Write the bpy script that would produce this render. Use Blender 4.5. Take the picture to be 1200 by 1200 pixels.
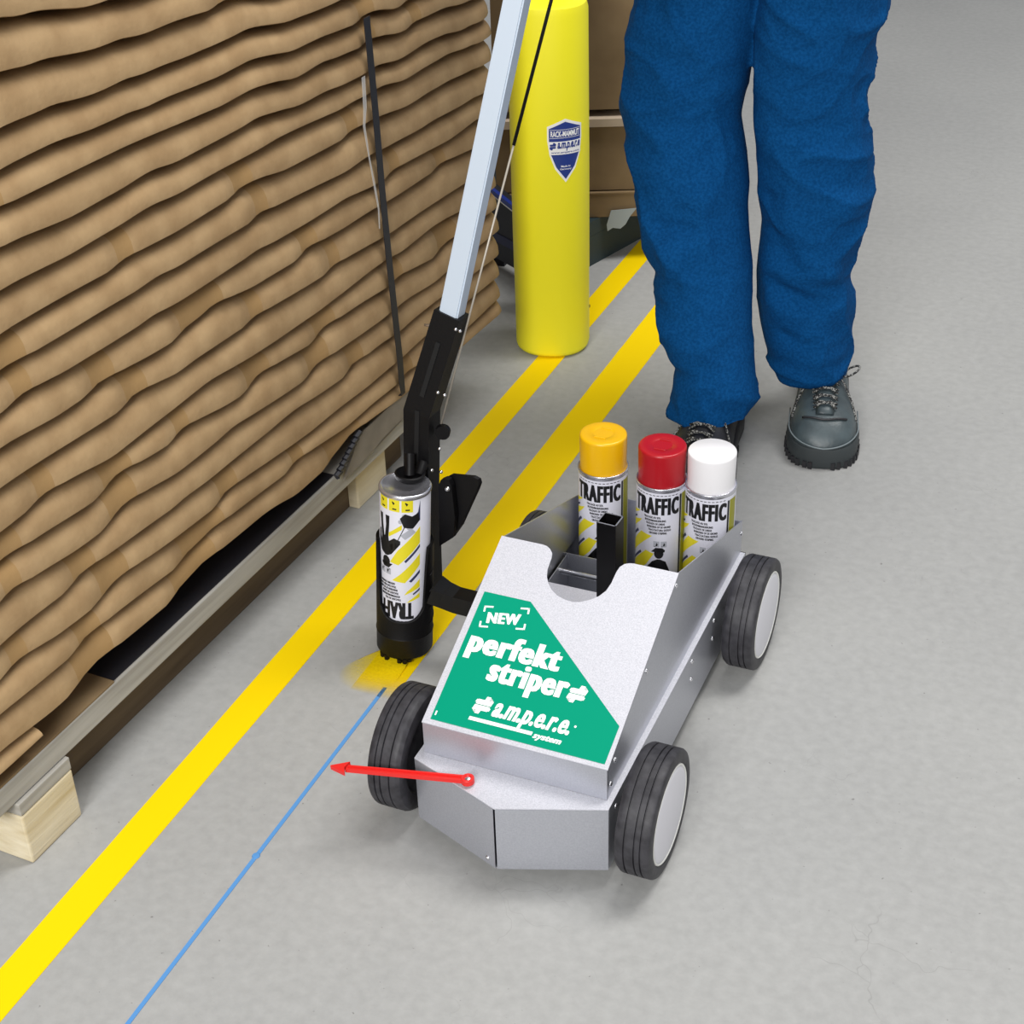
import bpy, bmesh, math, random
from mathutils import Vector, Matrix, noise
random.seed(7)
for o in list(bpy.data.objects): bpy.data.objects.remove(o)
SC = bpy.context.scene
COL = SC.collection
PI = math.pi

# ------------------------------------------------------------------ camera, world, lights, exposure
CAM = Vector((.5525, -1.257, 1.3093))
YAW, PITCH, ROLL, FPX = -.4203, .5691, -.034, 1883.5
_f = Vector((math.sin(YAW)*math.cos(PITCH), math.cos(YAW)*math.cos(PITCH), -math.sin(PITCH)))
_r0 = Vector((math.cos(YAW), -math.sin(YAW), 0)); _u0 = _r0.cross(_f)
_r = _r0*math.cos(ROLL) + _u0*math.sin(ROLL); _u = -_r0*math.sin(ROLL) + _u0*math.cos(ROLL)
cd = bpy.data.cameras.new('camera'); cam = bpy.data.objects.new('camera', cd); COL.objects.link(cam)
cd.sensor_width = 36; cd.sensor_fit = 'HORIZONTAL'; cd.lens = FPX/1200*36; cd.clip_start = .05
m = Matrix.Identity(4)
for i in range(3):
    m[i][0] = _r[i]; m[i][1] = _u[i]; m[i][2] = -_f[i]; m[i][3] = CAM[i]
cam.matrix_world = m
SC.camera = cam

wd = bpy.data.worlds.new('world'); SC.world = wd; wd.use_nodes = True
wd.node_tree.nodes['Background'].inputs[0].default_value = (.95, .97, 1, 1)
wd.node_tree.nodes['Background'].inputs[1].default_value = .40

def area(name, loc, target, size, size_y, power, col=(1, 1, 1)):
    l = bpy.data.lights.new(name, 'AREA'); l.shape = 'RECTANGLE'; l.size = size; l.size_y = size_y
    l.energy = power; l.color = col
    o = bpy.data.objects.new(name, l); COL.objects.link(o); o.location = loc
    o.rotation_euler = (Vector(target) - Vector(loc)).to_track_quat('-Z', 'Y').to_euler()
    return o
area('area_lamp', (.8, 1.3, 3.9), (.1, .8, 0), 1.0, 2.4, 112, (1, .985, .96))  # overhead lamp of the hall
area('area_lamp', (.5, -4.6, 3.1), (-.2, 1.0, .2), 2.0, 1.6, 255, (1, .99, .97))  # front fill added behind the camera to brighten faces turned towards it

vs = SC.view_settings
vs.view_transform = 'Standard'; vs.look = 'None'; vs.gamma = 1; vs.use_curve_mapping = False; vs.exposure = 0.0

# ------------------------------------------------------------------ helpers
def ray(px, py): return _f + _r*((px-600)/FPX) - _u*((py-600)/FPX)
def hit(px, py, p0, n):
    v = ray(px, py); n = Vector(n)
    return CAM + v*((Vector(p0)-CAM).dot(n)/v.dot(n))
def at_z(px, py, z): return hit(px, py, (0, 0, z), (0, 0, 1))
def at_y(px, py, y): return hit(px, py, (0, y, 0), (0, 1, 0))
def at_x(px, py, x): return hit(px, py, (x, 0, 0), (1, 0, 0))

def lin(c):
    c = c/255
    return c/12.92 if c <= .04045 else ((c+.055)/1.055)**2.4
def rgb(r, g, b): return (lin(r), lin(g), lin(b), 1)

def mat(name, col, rough=.5, metal=0.0, col2=None, scale=40, detail=3, bump=0.0, bscale=None, stretch=(1, 1, 1), spec=.5, lo=.35, hi=.65):
    m = bpy.data.materials.new(name); m.use_nodes = True
    nt = m.node_tree; p = nt.nodes['Principled BSDF']
    p.inputs['Base Color'].default_value = col; p.inputs['Roughness'].default_value = rough
    p.inputs['Metallic'].default_value = metal; p.inputs['Specular IOR Level'].default_value = spec
    if col2 or bump:
        tc = nt.nodes.new('ShaderNodeTexCoord'); mp = nt.nodes.new('ShaderNodeMapping')
        mp.inputs['Scale'].default_value = stretch; nt.links.new(tc.outputs['Object'], mp.inputs[0])
    if col2:
        n = nt.nodes.new('ShaderNodeTexNoise'); n.inputs['Scale'].default_value = scale; n.inputs['Detail'].default_value = detail
        nt.links.new(mp.outputs[0], n.inputs['Vector'])
        r = nt.nodes.new('ShaderNodeValToRGB'); r.color_ramp.elements[0].color = col; r.color_ramp.elements[1].color = col2
        r.color_ramp.elements[0].position = lo; r.color_ramp.elements[1].position = hi
        nt.links.new(n.outputs[0], r.inputs[0]); nt.links.new(r.outputs[0], p.inputs['Base Color'])
    if bump:
        n = nt.nodes.new('ShaderNodeTexNoise'); n.inputs['Scale'].default_value = bscale or scale; n.inputs['Detail'].default_value = 3
        nt.links.new(mp.outputs[0], n.inputs['Vector'])
        b = nt.nodes.new('ShaderNodeBump'); b.inputs['Strength'].default_value = bump; b.inputs['Distance'].default_value = .002
        nt.links.new(n.outputs[0], b.inputs['Height']); nt.links.new(b.outputs[0], p.inputs['Normal'])
    return m

def thing(name, label, cat, loc=(0, 0, 0), group=None):
    o = bpy.data.objects.new(name, None); COL.objects.link(o); o.location = loc; o.empty_display_size = .05
    o['label'] = label; o['category'] = cat; o['kind'] = 'thing'
    if group: o['group'] = group
    return o
def tag(o, label, cat, group=None):
    o['label'] = label; o['category'] = cat
    if group: o['group'] = group
    return o
def part(name, bm, material, parent=None, smooth=False, label=None, world=True):
    """links a bmesh as ONE mesh object; vertices are world coordinates unless world=False (then relative to the parent)"""
    if parent is not None and world:
        root = parent
        off = Vector((0, 0, 0))
        while root is not None: off += root.location; root = root.parent
        for v in bm.verts: v.co -= off
    bmesh.ops.recalc_face_normals(bm, faces=bm.faces)
    me = bpy.data.meshes.new(name); bm.to_mesh(me); bm.free()
    if isinstance(material, (list, tuple)):
        for q in material: me.materials.append(q)
    else: me.materials.append(material)
    if smooth:
        me.shade_smooth()
        if smooth is not True: me.set_sharp_from_angle(angle=math.radians(smooth))
    o = bpy.data.objects.new(name, me); COL.objects.link(o)
    if parent is not None: o.parent = parent
    if label: o['label'] = label
    return o

def B(): return bmesh.new()
def add_geo(bm, vs, fs):
    v = [bm.verts.new(p) for p in vs]
    for f in fs:
        try: bm.faces.new([v[i] for i in f])
        except ValueError: pass
    return v
def box(bm, x0, x1, y0, y1, z0, z1, M=None, bev=0):
    vs = [Vector((x, y, z)) for z in (z0, z1) for y in (y0, y1) for x in (x0, x1)]
    if M is not None: vs = [M @ v for v in vs]
    t = bmesh.new() if bev else bm
    add_geo(t, vs, [(0, 2, 3, 1), (4, 5, 7, 6), (0, 1, 5, 4), (2, 6, 7, 3), (0, 4, 6, 2), (1, 3, 7, 5)])
    if bev:
        bmesh.ops.bevel(t, geom=t.edges[:], offset=bev, segments=2, affect='EDGES', profile=.5)
        merge(bm, t)
def merge(bm, t):
    mp = {v: bm.verts.new(v.co) for v in t.verts}
    for f in t.faces:
        try: bm.faces.new([mp[v] for v in f.verts])
        except ValueError: pass
    t.free()
def prism(bm, poly, off, back=None):
    """closed plate: polygon of 3D points extruded by vector off"""
    off = Vector(off); n = len(poly)
    a = [bm.verts.new(Vector(p)) for p in poly]; b = [bm.verts.new(Vector(p)+off) for p in poly]
    fa = bm.faces.new(a); fb = bm.faces.new(b[::-1])
    for i in range(n): bm.faces.new((a[i], b[i], b[(i+1) % n], a[(i+1) % n]))
    bmesh.ops.triangulate(bm, faces=[fa, fb])
def frame(axis, up=None):
    a = Vector(axis).normalized()
    t = Vector(up) if up else (Vector((0, 1, 0)) if abs(a.y) < .9 else Vector((1, 0, 0)))
    e1 = t.cross(a).normalized(); e2 = a.cross(e1)
    return e1, e2, a
def lathe(bm, prof, org=(0, 0, 0), axis=(0, 0, 1), n=48, close=True):
    """profile = [(r, h)]"""
    e1, e2, a = frame(axis); org = Vector(org); rings = []
    for r, h in prof:
        if r < 1e-6: rings.append([bm.verts.new(org+a*h)])
        else: rings.append([bm.verts.new(org+a*h+e1*(r*math.cos(2*PI*i/n))+e2*(r*math.sin(2*PI*i/n))) for i in range(n)])
    for p, q in zip(rings, rings[1:]):
        for i in range(n):
            j = (i+1) % n
            if len(p) == 1 and len(q) == 1: continue
            if len(p) == 1: bm.faces.new((p[0], q[i], q[j]))
            elif len(q) == 1: bm.faces.new((p[i], p[j], q[0]))
            else: bm.faces.new((p[i], p[j], q[j], q[i]))
    return rings
def tube(bm, pts, r, n=8, square=False, up=None, cap=True):
    pts = [Vector(p) for p in pts]; rings = []
    rs = r if isinstance(r, (list, tuple)) else [r]*len(pts)
    if square: n = 4
    e1 = None
    for i, p in enumerate(pts):
        d = (pts[min(i+1, len(pts)-1)]-pts[max(i-1, 0)]).normalized()
        if e1 is None:
            e1 = frame(d, up)[0]
        else:
            e1 = (e1 - d*e1.dot(d)).normalized()
        e2 = d.cross(e1)
        if square:
            a, b = rs[i] if isinstance(rs[i], (tuple, list)) else (rs[i], rs[i])
            rings.append([bm.verts.new(p+e1*(sx*a)+e2*(sy*b)) for sx, sy in ((-1, -1), (1, -1), (1, 1), (-1, 1))])
        else:
            rings.append([bm.verts.new(p+e1*(rs[i]*math.cos(2*PI*k/n))+e2*(rs[i]*math.sin(2*PI*k/n))) for k in range(n)])
    for p, q in zip(rings, rings[1:]):
        for i in range(n): bm.faces.new((p[i], p[(i+1) % n], q[(i+1) % n], q[i]))
    if cap: bm.faces.new(rings[0][::-1]); bm.faces.new(rings[-1])
    return rings
def loft(bm, rings, cap=True):
    vr = [[bm.verts.new(p) for p in r] for r in rings]; n = len(vr[0])
    for p, q in zip(vr, vr[1:]):
        for i in range(n): bm.faces.new((p[i], p[(i+1) % n], q[(i+1) % n], q[i]))
    if cap: bm.faces.new(vr[0][::-1]); bm.faces.new(vr[-1])
def ball(bm, c, r, seg=8, sc=(1, 1, 1)):
    M = Matrix.Translation(c) @ Matrix.Diagonal((r*sc[0], r*sc[1], r*sc[2], 1))
    bmesh.ops.create_uvsphere(bm, u_segments=seg, v_segments=max(4, seg//2), radius=1, matrix=M)
def interp(tab, x):
    if x <= tab[0][0]: return tab[0][1:] if len(tab[0]) > 2 else tab[0][1]
    for a, b in zip(tab, tab[1:]):
        if x <= b[0]:
            t = (x-a[0])/(b[0]-a[0]); t2 = t
            if len(a) > 2: return tuple(p+(q-p)*t2 for p, q in zip(a[1:], b[1:]))
            return a[1]+(b[1]-a[1])*t2
    return tab[-1][1:] if len(tab[-1]) > 2 else tab[-1][1]
def evaluated(bm, mods):
    """runs modifiers on a bmesh, returns the resulting bmesh"""
    me = bpy.data.meshes.new('tmp'); bm.to_mesh(me); bm.free()
    o = bpy.data.objects.new('tmp', me); COL.objects.link(o)
    for kind, kw in mods:
        q = o.modifiers.new(kind, kind)
        for k, v in kw.items(): setattr(q, k, v)
    dg = bpy.context.evaluated_depsgraph_get()
    m2 = bpy.data.meshes.new_from_object(o.evaluated_get(dg))
    r = bmesh.new(); r.from_mesh(m2)
    bpy.data.objects.remove(o); bpy.data.meshes.remove(me); bpy.data.meshes.remove(m2)
    return r

# flat print: every print is a list of 2D polygons / text meshes, mapped onto its real surface
def text2d(s, box4, bold=.02, shear=0.0, spacing=1.0, rot=0.0, heavy=0.0):
    x0, y0, x1, y1 = box4
    cu = bpy.data.curves.new('t', 'FONT'); cu.body = s; cu.offset = bold; cu.shear = shear; cu.space_character = spacing
    cu.resolution_u = 3
    o = bpy.data.objects.new('t', cu); COL.objects.link(o)
    me = bpy.data.meshes.new_from_object(o.evaluated_get(bpy.context.evaluated_depsgraph_get()))
    xs = [v.co.x for v in me.vertices]; ys = [v.co.y for v in me.vertices]
    ax, bx, ay, by = min(xs), max(xs), min(ys), max(ys)
    cx, cy = (x0+x1)/2, (y0+y1)/2; c, s_ = math.cos(rot), math.sin(rot)
    V = []
    for v in me.vertices:
        X = x0+(v.co.x-ax)/(bx-ax)*(x1-x0)-cx; Y = y0+(v.co.y-ay)/(by-ay)*(y1-y0)-cy
        V.append((cx+X*c-Y*s_, cy+X*s_+Y*c))
    F = [tuple(p.vertices) for p in me.polygons]
    sc_ = (x1-x0)/(bx-ax)
    if heavy:      # heavier strokes: the glyphs once more, a little to either side
        V0, F0, nv = V, F, len(V); V = []; F = []
        for j, dx in enumerate((-1, -.33, .33, 1)):
            V += [(p[0]+dx*heavy*sc_, p[1], j*2e-5) for p in V0]; F += [tuple(i+j*nv for i in f) for f in F0]
    bpy.data.objects.remove(o); bpy.data.curves.remove(cu); bpy.data.meshes.remove(me)
    return V, F
def print_bm(items, fn, strip=None):
    """items: ('poly', pts) or ('text', V, F); fn maps (u, v) to 3D; strip = width of vertical strips for curved ground"""
    bm = B()
    for it in items:
        if it[0] == 'poly':
            f = bm.faces.new([bm.verts.new((p[0], p[1], 0)) for p in it[1]])
            bmesh.ops.triangulate(bm, faces=[f])
        else:
            add_geo(bm, [(p[0], p[1], p[2] if len(p) > 2 else 0) for p in it[1]], it[2])
    if strip:
        xs = [v.co.x for v in bm.verts]; x = math.floor(min(xs)/strip)*strip + strip
        while x < max(xs):
            bmesh.ops.bisect_plane(bm, geom=bm.verts[:]+bm.edges[:]+bm.faces[:], plane_co=(x, 0, 0), plane_no=(1, 0, 0), dist=1e-7)
            x += strip
    for v in bm.verts: v.co = fn(v.co.x, v.co.y, v.co.z)
    return bm
def rect(x0, y0, x1, y1): return ('poly', [(x0, y0), (x1, y0), (x1, y1), (x0, y1)])
def emblem(x, y, w, h):
    S = .28
    def q(pts): return ('poly', [(x+(a+S*(b-.5))*w, y+b*h) for a, b in pts])
    return [q([(.08, .51), (.92, .51), (.92, .79), (.64, .79), (.64, 1), (.42, 1), (.42, .79), (.08, .79)]),
            q([(.08, .20), (.36, .20), (.36, 0), (.58, 0), (.58, .20), (.92, .20), (.92, .47), (.08, .47)]),
            q([(.92, .24), (1.0, .24), (1.0, .40), (.92, .40)]), q([(0, .60), (.08, .60), (.08, .76), (0, .76)])]

# ------------------------------------------------------------------ materials
M = {}
M['galv'] = mat('galvanised_sheet', rgb(186, 188, 197), .36, .7, rgb(198, 200, 208), 500, 2, lo=.3, hi=.7)
M['galv_in'] = M['galv']
M['cover'] = mat('grained_sheet', rgb(191, 192, 200), .5, .2, rgb(211, 211, 219), 700, 2, lo=.35, hi=.65)
M['black'] = mat('black_plastic', rgb(11, 10, 12), .5, 0, bump=.12, bscale=300, spec=.22)
M['black_steel'] = mat('black_painted_steel', rgb(10, 9, 10), .35, spec=.35)
M['rubber'] = mat('tyre_rubber', rgb(38, 37, 42), .55, 0, rgb(58, 57, 62), 90, 4, bump=.1)
M['white_plastic'] = mat('white_plastic', rgb(228, 227, 234), .4)
M['white_rim'] = mat('white_rim', rgb(240, 240, 235), .4)
M['red'] = mat('red_plastic', rgb(226, 40, 36), .4)
M['green'] = mat('green_print', rgb(0, 146, 114), .5, spec=.08)
M['print_white'] = mat('print_white', rgb(250, 250, 250), .5)
M['print_black'] = mat('print_black', rgb(16, 16, 20), .5)
M['print_yellow'] = mat('print_yellow', rgb(232, 218, 40), .45)
M['print_olive'] = mat('print_olive', rgb(150, 148, 30), .45)
M['print_navy'] = mat('print_navy', rgb(52, 58, 92), .45)
M['print_blue'] = mat('print_blue', rgb(40, 62, 140), .45)
M['print_grey'] = mat('print_grey', rgb(180, 182, 192), .45)
M['can'] = mat('white_can_enamel', rgb(226, 226, 238), .32, .0)
M['tin'] = mat('tinplate', rgb(214, 214, 222), .25, .85)
M['chrome'] = mat('chrome', rgb(220, 220, 225), .2, .95)
M['cap_yellow'] = mat('yellow_cap', rgb(240, 184, 8), .3)
M['cap_red'] = mat('red_cap', rgb(176, 22, 32), .3)
M['cap_white'] = mat('white_cap', rgb(240, 238, 240), .35)
M['paint_yellow'] = mat('yellow_line_paint', rgb(248, 212, 0), .6, spec=.12)
M['paint_blue'] = mat('blue_chalk', rgb(84, 144, 204), .8)
M['guard'] = mat('yellow_guard_plastic', rgb(252, 242, 44), .5, spec=.3)
M['wood'] = mat('pale_pine', rgb(226, 214, 186), .8, 0, rgb(198, 180, 140), 14, 5, bump=.4, bscale=60, stretch=(1, .25, 3))
M['wood_end'] = mat('pine_end_grain', rgb(205, 186, 128), .8, 0, rgb(232, 216, 170), 18, 5, stretch=(1, 1, 1))
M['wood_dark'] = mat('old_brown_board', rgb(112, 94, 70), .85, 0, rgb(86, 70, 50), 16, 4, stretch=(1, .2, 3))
M['wood_grey'] = mat('weathered_board', rgb(178, 175, 168), .8, 0, rgb(150, 146, 138), 20, 5, stretch=(1, .2, 4))
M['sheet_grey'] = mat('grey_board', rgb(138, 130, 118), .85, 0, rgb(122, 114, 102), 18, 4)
M['alu'] = mat('grey_pole_enamel', rgb(196, 208, 222), .35, .1)
M['trousers'] = mat('blue_work_cloth', rgb(5, 62, 112), .95, 0, rgb(12, 76, 132), 260, 3, bump=.35, bscale=700, spec=.08)
M['jacket'] = mat('blue_jacket_cloth', rgb(10, 62, 124), .95, 0, bump=.3, bscale=600, spec=.1)
M['boot'] = mat('grey_boot_leather', rgb(76, 88, 92), .42, 0, rgb(60, 70, 74), 30, 4, bump=.15, bscale=200)
M['boot_dark'] = mat('black_leather_boot_shade', rgb(34, 34, 38), .5, bump=.2, bscale=150)  # black leather; on the second boot it stands for shade
M['sole'] = mat('boot_sole_rubber', rgb(52, 58, 60), .6)
M['lace'] = mat('flecked_lace', rgb(30, 30, 32), .8, 0, rgb(150, 150, 146), 420, 1, lo=.5, hi=.56)
M['skin'] = mat('skin', rgb(206, 160, 132), .5)
M['hair'] = mat('brown_hair', rgb(66, 46, 34), .7)
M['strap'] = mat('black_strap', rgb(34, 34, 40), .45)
M['rack_blue'] = mat('blue_rack_steel', rgb(28, 52, 140), .4)
M['rack_dark'] = mat('dark_rack_steel', rgb(24, 26, 34), .6)
M['dark_base'] = mat('dark_pallet_tone', rgb(40, 56, 60), .55)  # one dark tone for the whole far pallet

def cardboard(name, c1, c2, c3):
    """two card tones (the face and the flap lying over it) chosen by the mesh's own 'flap' attribute, plus fibre noise"""
    m = mat(name, c1, .85, 0, c2, 22, 8, bump=.25, bscale=160, spec=.2)
    nt = m.node_tree; p = nt.nodes['Principled BSDF']
    src = p.inputs['Base Color'].links[0].from_socket
    at = nt.nodes.new('ShaderNodeAttribute'); at.attribute_name = 'flap'
    mx = nt.nodes.new('ShaderNodeMix'); mx.data_type = 'RGBA'
    nt.links.new(at.outputs['Fac'], mx.inputs['Factor']); nt.links.new(src, mx.inputs[6]); mx.inputs[7].default_value = c3
    nt.links.new(mx.outputs[2], p.inputs['Base Color'])
    return m
M['card'] = cardboard('corrugated_card', rgb(178, 149, 110), rgb(160, 131, 94), rgb(162, 130, 87))
M['card_far'] = mat('brown_carton', rgb(134, 112, 80), .85, 0, rgb(122, 100, 70), 12, 4)
M['card_pale'] = mat('pale_carton', rgb(196, 178, 156), .85, 0, rgb(176, 158, 134), 12, 4)

def floor_material():
    m = bpy.data.materials.new('concrete_floor'); m.use_nodes = True; nt = m.node_tree; p = nt.nodes['Principled BSDF']
    tc = nt.nodes.new('ShaderNodeTexCoord')
    def nz(scale, detail, rough=.55):
        n = nt.nodes.new('ShaderNodeTexNoise'); n.inputs['Scale'].default_value = scale; n.inputs['Detail'].default_value = detail
        n.inputs['Roughness'].default_value = rough; nt.links.new(tc.outputs['Object'], n.inputs['Vector']); return n
    def ramp(src, a, b, ca, cb):
        r = nt.nodes.new('ShaderNodeValToRGB'); e = r.color_ramp.elements
        e[0].position = a; e[1].position = b; e[0].color = ca; e[1].color = cb; nt.links.new(src, r.inputs[0]); return r.outputs[0]
    def mix(a, b, f):
        x = nt.nodes.new('ShaderNodeMix'); x.data_type = 'RGBA'
        nt.links.new(a, x.inputs[6]); nt.links.new(b, x.inputs[7])
        if isinstance(f, float): x.inputs['Factor'].default_value = f
        else: nt.links.new(f, x.inputs['Factor'])
        return x.outputs[2]
    base = ramp(nz(2.2, 6).outputs[0], .3, .7, rgb(159, 159, 158), rgb(170, 170, 168))
    fine = ramp(nz(70, 4).outputs[0], .3, .7, rgb(150, 150, 148), rgb(177, 177, 175))
    c = mix(base, fine, .35)
    # dark pits
    pit = ramp(nz(150, 2, .4).outputs[0], .735, .80, (0, 0, 0, 1), (1, 1, 1, 1))
    dk = nt.nodes.new('ShaderNodeRGB'); dk.outputs[0].default_value = rgb(128, 127, 125)
    c = mix(c, dk.outputs[0], pit)
    # hairline scratches
    w = nt.nodes.new('ShaderNodeTexVoronoi'); w.feature = 'DISTANCE_TO_EDGE'; w.inputs['Scale'].default_value = 9
    d = nt.nodes.new('ShaderNodeMixRGB'); d.blend_type = 'ADD'; d.inputs[0].default_value = .25
    nt.links.new(tc.outputs['Object'], d.inputs[1]); nt.links.new(nz(5, 4).outputs['Color'], d.inputs[2]); nt.links.new(d.outputs[0], w.inputs['Vector'])
    line = ramp(w.outputs['Distance'], .0, .006, (1, 1, 1, 1), (0, 0, 0, 1))
    msk = ramp(nz(3.5, 3).outputs[0], .56, .66, (0, 0, 0, 1), (.45, .45, .45, 1))
    ml = nt.nodes.new('ShaderNodeMath'); ml.operation = 'MULTIPLY'; nt.links.new(line, ml.inputs[0]); nt.links.new(msk, ml.inputs[1])
    c = mix(c, dk.outputs[0], ml.outputs[0])
    nt.links.new(c, p.inputs['Base Color']); p.inputs['Roughness'].default_value = .55; p.inputs['Specular IOR Level'].default_value = .25
    b = nt.nodes.new('ShaderNodeBump'); b.inputs['Strength'].default_value = .12; b.inputs['Distance'].default_value = .002
    nt.links.new(nz(120, 4).outputs[0], b.inputs['Height']); nt.links.new(b.outputs[0], p.inputs['Normal'])
    return m

# ------------------------------------------------------------------ setting
bm = B(); box(bm, -7, 7, -7, 8, -.1, 0)
fl = part('floor', bm, floor_material()); fl['kind'] = 'structure'; fl['label'] = 'light grey scuffed concrete warehouse floor'

# ------------------------------------------------------------------ painted lines
def paint_strip(name, x0, x1, y0, y1, z, material, n=60):
    bm = B(); L = []; R = []
    for i in range(n+1):
        y = y0+(y1-y0)*i/n
        L.append((x0+random.uniform(-1, 1)*.0003, y)); R.append((x1+random.uniform(-1, 1)*.0003, y))
    for i in range(n):
        prism(bm, [(L[i][0], L[i][1], 0.0002), (R[i][0], R[i][1], .0002), (R[i+1][0], R[i+1][1], .0002), (L[i+1][0], L[i+1][1], .0002)], (0, 0, z))
    return part(name, bm, material)
o = paint_strip('painted_line', -.4397, -.3945, -1.3, 1.80, .0006, M['paint_yellow'])
tag(o, 'solid yellow painted floor line nearest the pallet, running under the yellow post guard', 'floor marking', 'yellow floor lines')
def fresh_paint():
    m = mat('fresh_yellow_paint', rgb(248, 212, 0), .55, spec=.15)
    nt = m.node_tree; p = nt.nodes['Principled BSDF']
    tc = nt.nodes.new('ShaderNodeTexCoord'); sp = nt.nodes.new('ShaderNodeSeparateXYZ'); nt.links.new(tc.outputs['Object'], sp.inputs[0])
    mr = nt.nodes.new('ShaderNodeMapRange'); nt.links.new(sp.outputs['Y'], mr.inputs[0])
    mr.inputs[1].default_value = .145; mr.inputs[2].default_value = .215
    nt.links.new(mr.outputs[0], p.inputs['Alpha'])
    return m
M['fresh'] = fresh_paint()
o = paint_strip('painted_line', -.3126, -.2513, .145, 1.72, .0006, M['fresh'])
tag(o, 'fresh yellow painted floor line fading out below the upside-down spray can', 'floor marking', 'yellow floor lines')
bm = B(); prism(bm, [(-.2738, -1.3, .0002), (-.2688, -1.3, .0002), (-.2688, .165, .0002), (-.2738, .165, .0002)], (0, 0, .0006))
k = at_z(300, 1003, .0004); lathe(bm, [(0, .0012), (.0042, .0010), (.0048, 0)], (k.x, k.y, .0004), n=12)
o = part('chalk_line', bm, M['paint_blue']); tag(o, 'thin blue chalk guide line on the floor ending by the front wheel', 'floor marking')

# ------------------------------------------------------------------ striping cart
cart = thing('line_marking_cart', 'four-wheeled galvanised line-marking cart with green decal on its sloped cover', 'cart')
w, b_, yf, yb, ya, zt, zb = .1093, .1158, -.0397, -.0528, -.0958, .109, .0195
z1, yp, zp, yr, zr = .1516, .194, .2549, .473, .1576
Wo, WL, R, rh = .1693, .3953, .0738, .0564
T = .0014
# chassis: top plate with open rear tray
bm = B(); prism(bm, [(-b_, yb, zt), (0, ya, zt), (b_, yb, zt), (b_, .318, zt), (-b_, .318, zt)], (0, 0, -T))
for s in (-1, 1): box(bm, min(s*b_, s*w), max(s*b_, s*w), .318, yr, zt-T, zt)
plate = part('chassis_top', bm, M['cover'], cart)
bm = B(); prism(bm, [(-b_+.001, yb+.001, zb), (0, ya+.001, zb), (b_-.001, yb+.001, zb), (b_-.001, yr, zb), (-b_+.001, yr, zb)], (0, 0, T))
part('tray_floor', bm, M['galv'], cart)
for s in (-1, 1):
    bm = B(); prism(bm, [(s*b_, yb, zb), (s*.0012, ya, zb), (s*.0012, ya, zt-.0016), (s*b_, yb, zt-.0016)], (0, .0014, 0))
    part('nose_panel', bm, M['galv'], cart)
    bm = B(); prism(bm, [(s*b_, yb+.003, zb), (s*b_, yr, zb), (s*b_, yr, zt-T), (s*b_, yb+.003, zt-T)], (-s*T, 0, 0))
    part('side_skirt', bm, M['galv'], cart)
bm = B(); box(bm, -b_, b_, yr-T, yr, zb, zt); part('rear_skirt', bm, M['galv'], cart)
# cover
for s in (-1, 1):
    bm = B(); prism(bm, [(s*w, yf, zt), (s*w, yf, z1), (s*w, yp, zp), (s*w, yr, zr), (s*w, yr, zt)], (-s*T, 0, 0))
    part('cover_side', bm, M['galv'], cart)
bm = B(); box(bm, -w+T, w-T, yr-T, yr, zt, zr-.001); part('cover_back', bm, M['galv'], cart)
bm = B(); box(bm, -w, w, yf-.0002, yf+T, zt+.0005, z1); part('cover_front', bm, M['galv'], cart)
SL = Vector((0, yp-yf, zp-z1)).normalized(); SN = Vector((0, -SL.z, SL.y)); P0 = Vector((0, yf, z1))
def pan(x, s, h=.0): return P0 + Vector((x, 0, 0)) + SL*s + SN*(h+.0014)
cut = [(-.0576, .2555), (-.0520, .2546), (-.0468, .2517), (-.0424, .2466), (-.0408, .240), (-.0405, .232), (-.0401, .224), (-.0375, .2145), (-.0325, .206), (-.0255, .1985), (-.0165, .193), (-.0065, .190), (.0035, .1892),
       (.0125, .1915), (.0225, .1972), (.0305, .204), (.0362, .2130), (.0388, .224), (.0392, .232), (.0398, .240), (.0415, .2475), (.0455, .2526), (.0510, .2550), (.0560, .2557)]
out = [(-w-.0008, 0), (w+.0008, 0), (w+.0008, .2557)] + cut[::-1] + [(-w-.0008, .2557)]
bm = B(); prism(bm, [pan(x, s, 0) for x, s in out], SN*-.0014)
bm.verts.ensure_lookup_table()
panel = part('sloped_cover', bm, M['cover'], cart)
# decal
bm = print_bm([('poly', [(-.1022, .1774), (-.0440, .1774), (.1057, .0526), (.1047, .0055), (-.1018, .0062)])], lambda x, s, h: pan(x, s, .0003+h))
dec = part('decal', bm, M['green'], panel, label='green decal with white lettering')
it = []
def tx(s, bx, **k): it.append(('text',)+text2d(s, bx, **k))
tx('NEW', (-.0858, .1410, -.0475, .1552), bold=.022, rot=.17, spacing=1.14, heavy=.055)
def brk(x, y, sx, sy):
    c, s_ = math.cos(.17), math.sin(.17)
    for r_ in ((0, 0, .011, .0022), (0, 0, .0022, .008)):
        q = [(r_[0], r_[1]), (r_[2], r_[1]), (r_[2], r_[3]), (r_[0], r_[3])]
        it.append(('poly', [(x+sx*a*c-sy*b*s_, y+sx*a*s_+sy*b*c) for a, b in q]))
brk(-.0950, .1592, 1, -1); brk(-.0415, .1690, -1, -1); brk(-.0915, .1305, 1, 1); brk(-.0375, .1400, -1, 1)
tx('perfekt', (-.0938, .0892, .0160, .1280), bold=.022, spacing=1.15, heavy=.052)
tx('striper', (-.0578, .0588, .0355, .0965), bold=.022, spacing=1.15, heavy=.052)
it += emblem(.0375, .0665, .0215, .0225)
it += emblem(-.0605, .0262, .0215, .0225)
tx('a.m.p.e.r.e.', (-.0360, .0195, .0545, .0448), bold=.02, shear=.3, spacing=1.04, heavy=.032)
it.append(('poly', [(-.0598, .0168), (.0158, .0168), (.0162, .0212), (-.0594, .0212)]))
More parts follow.
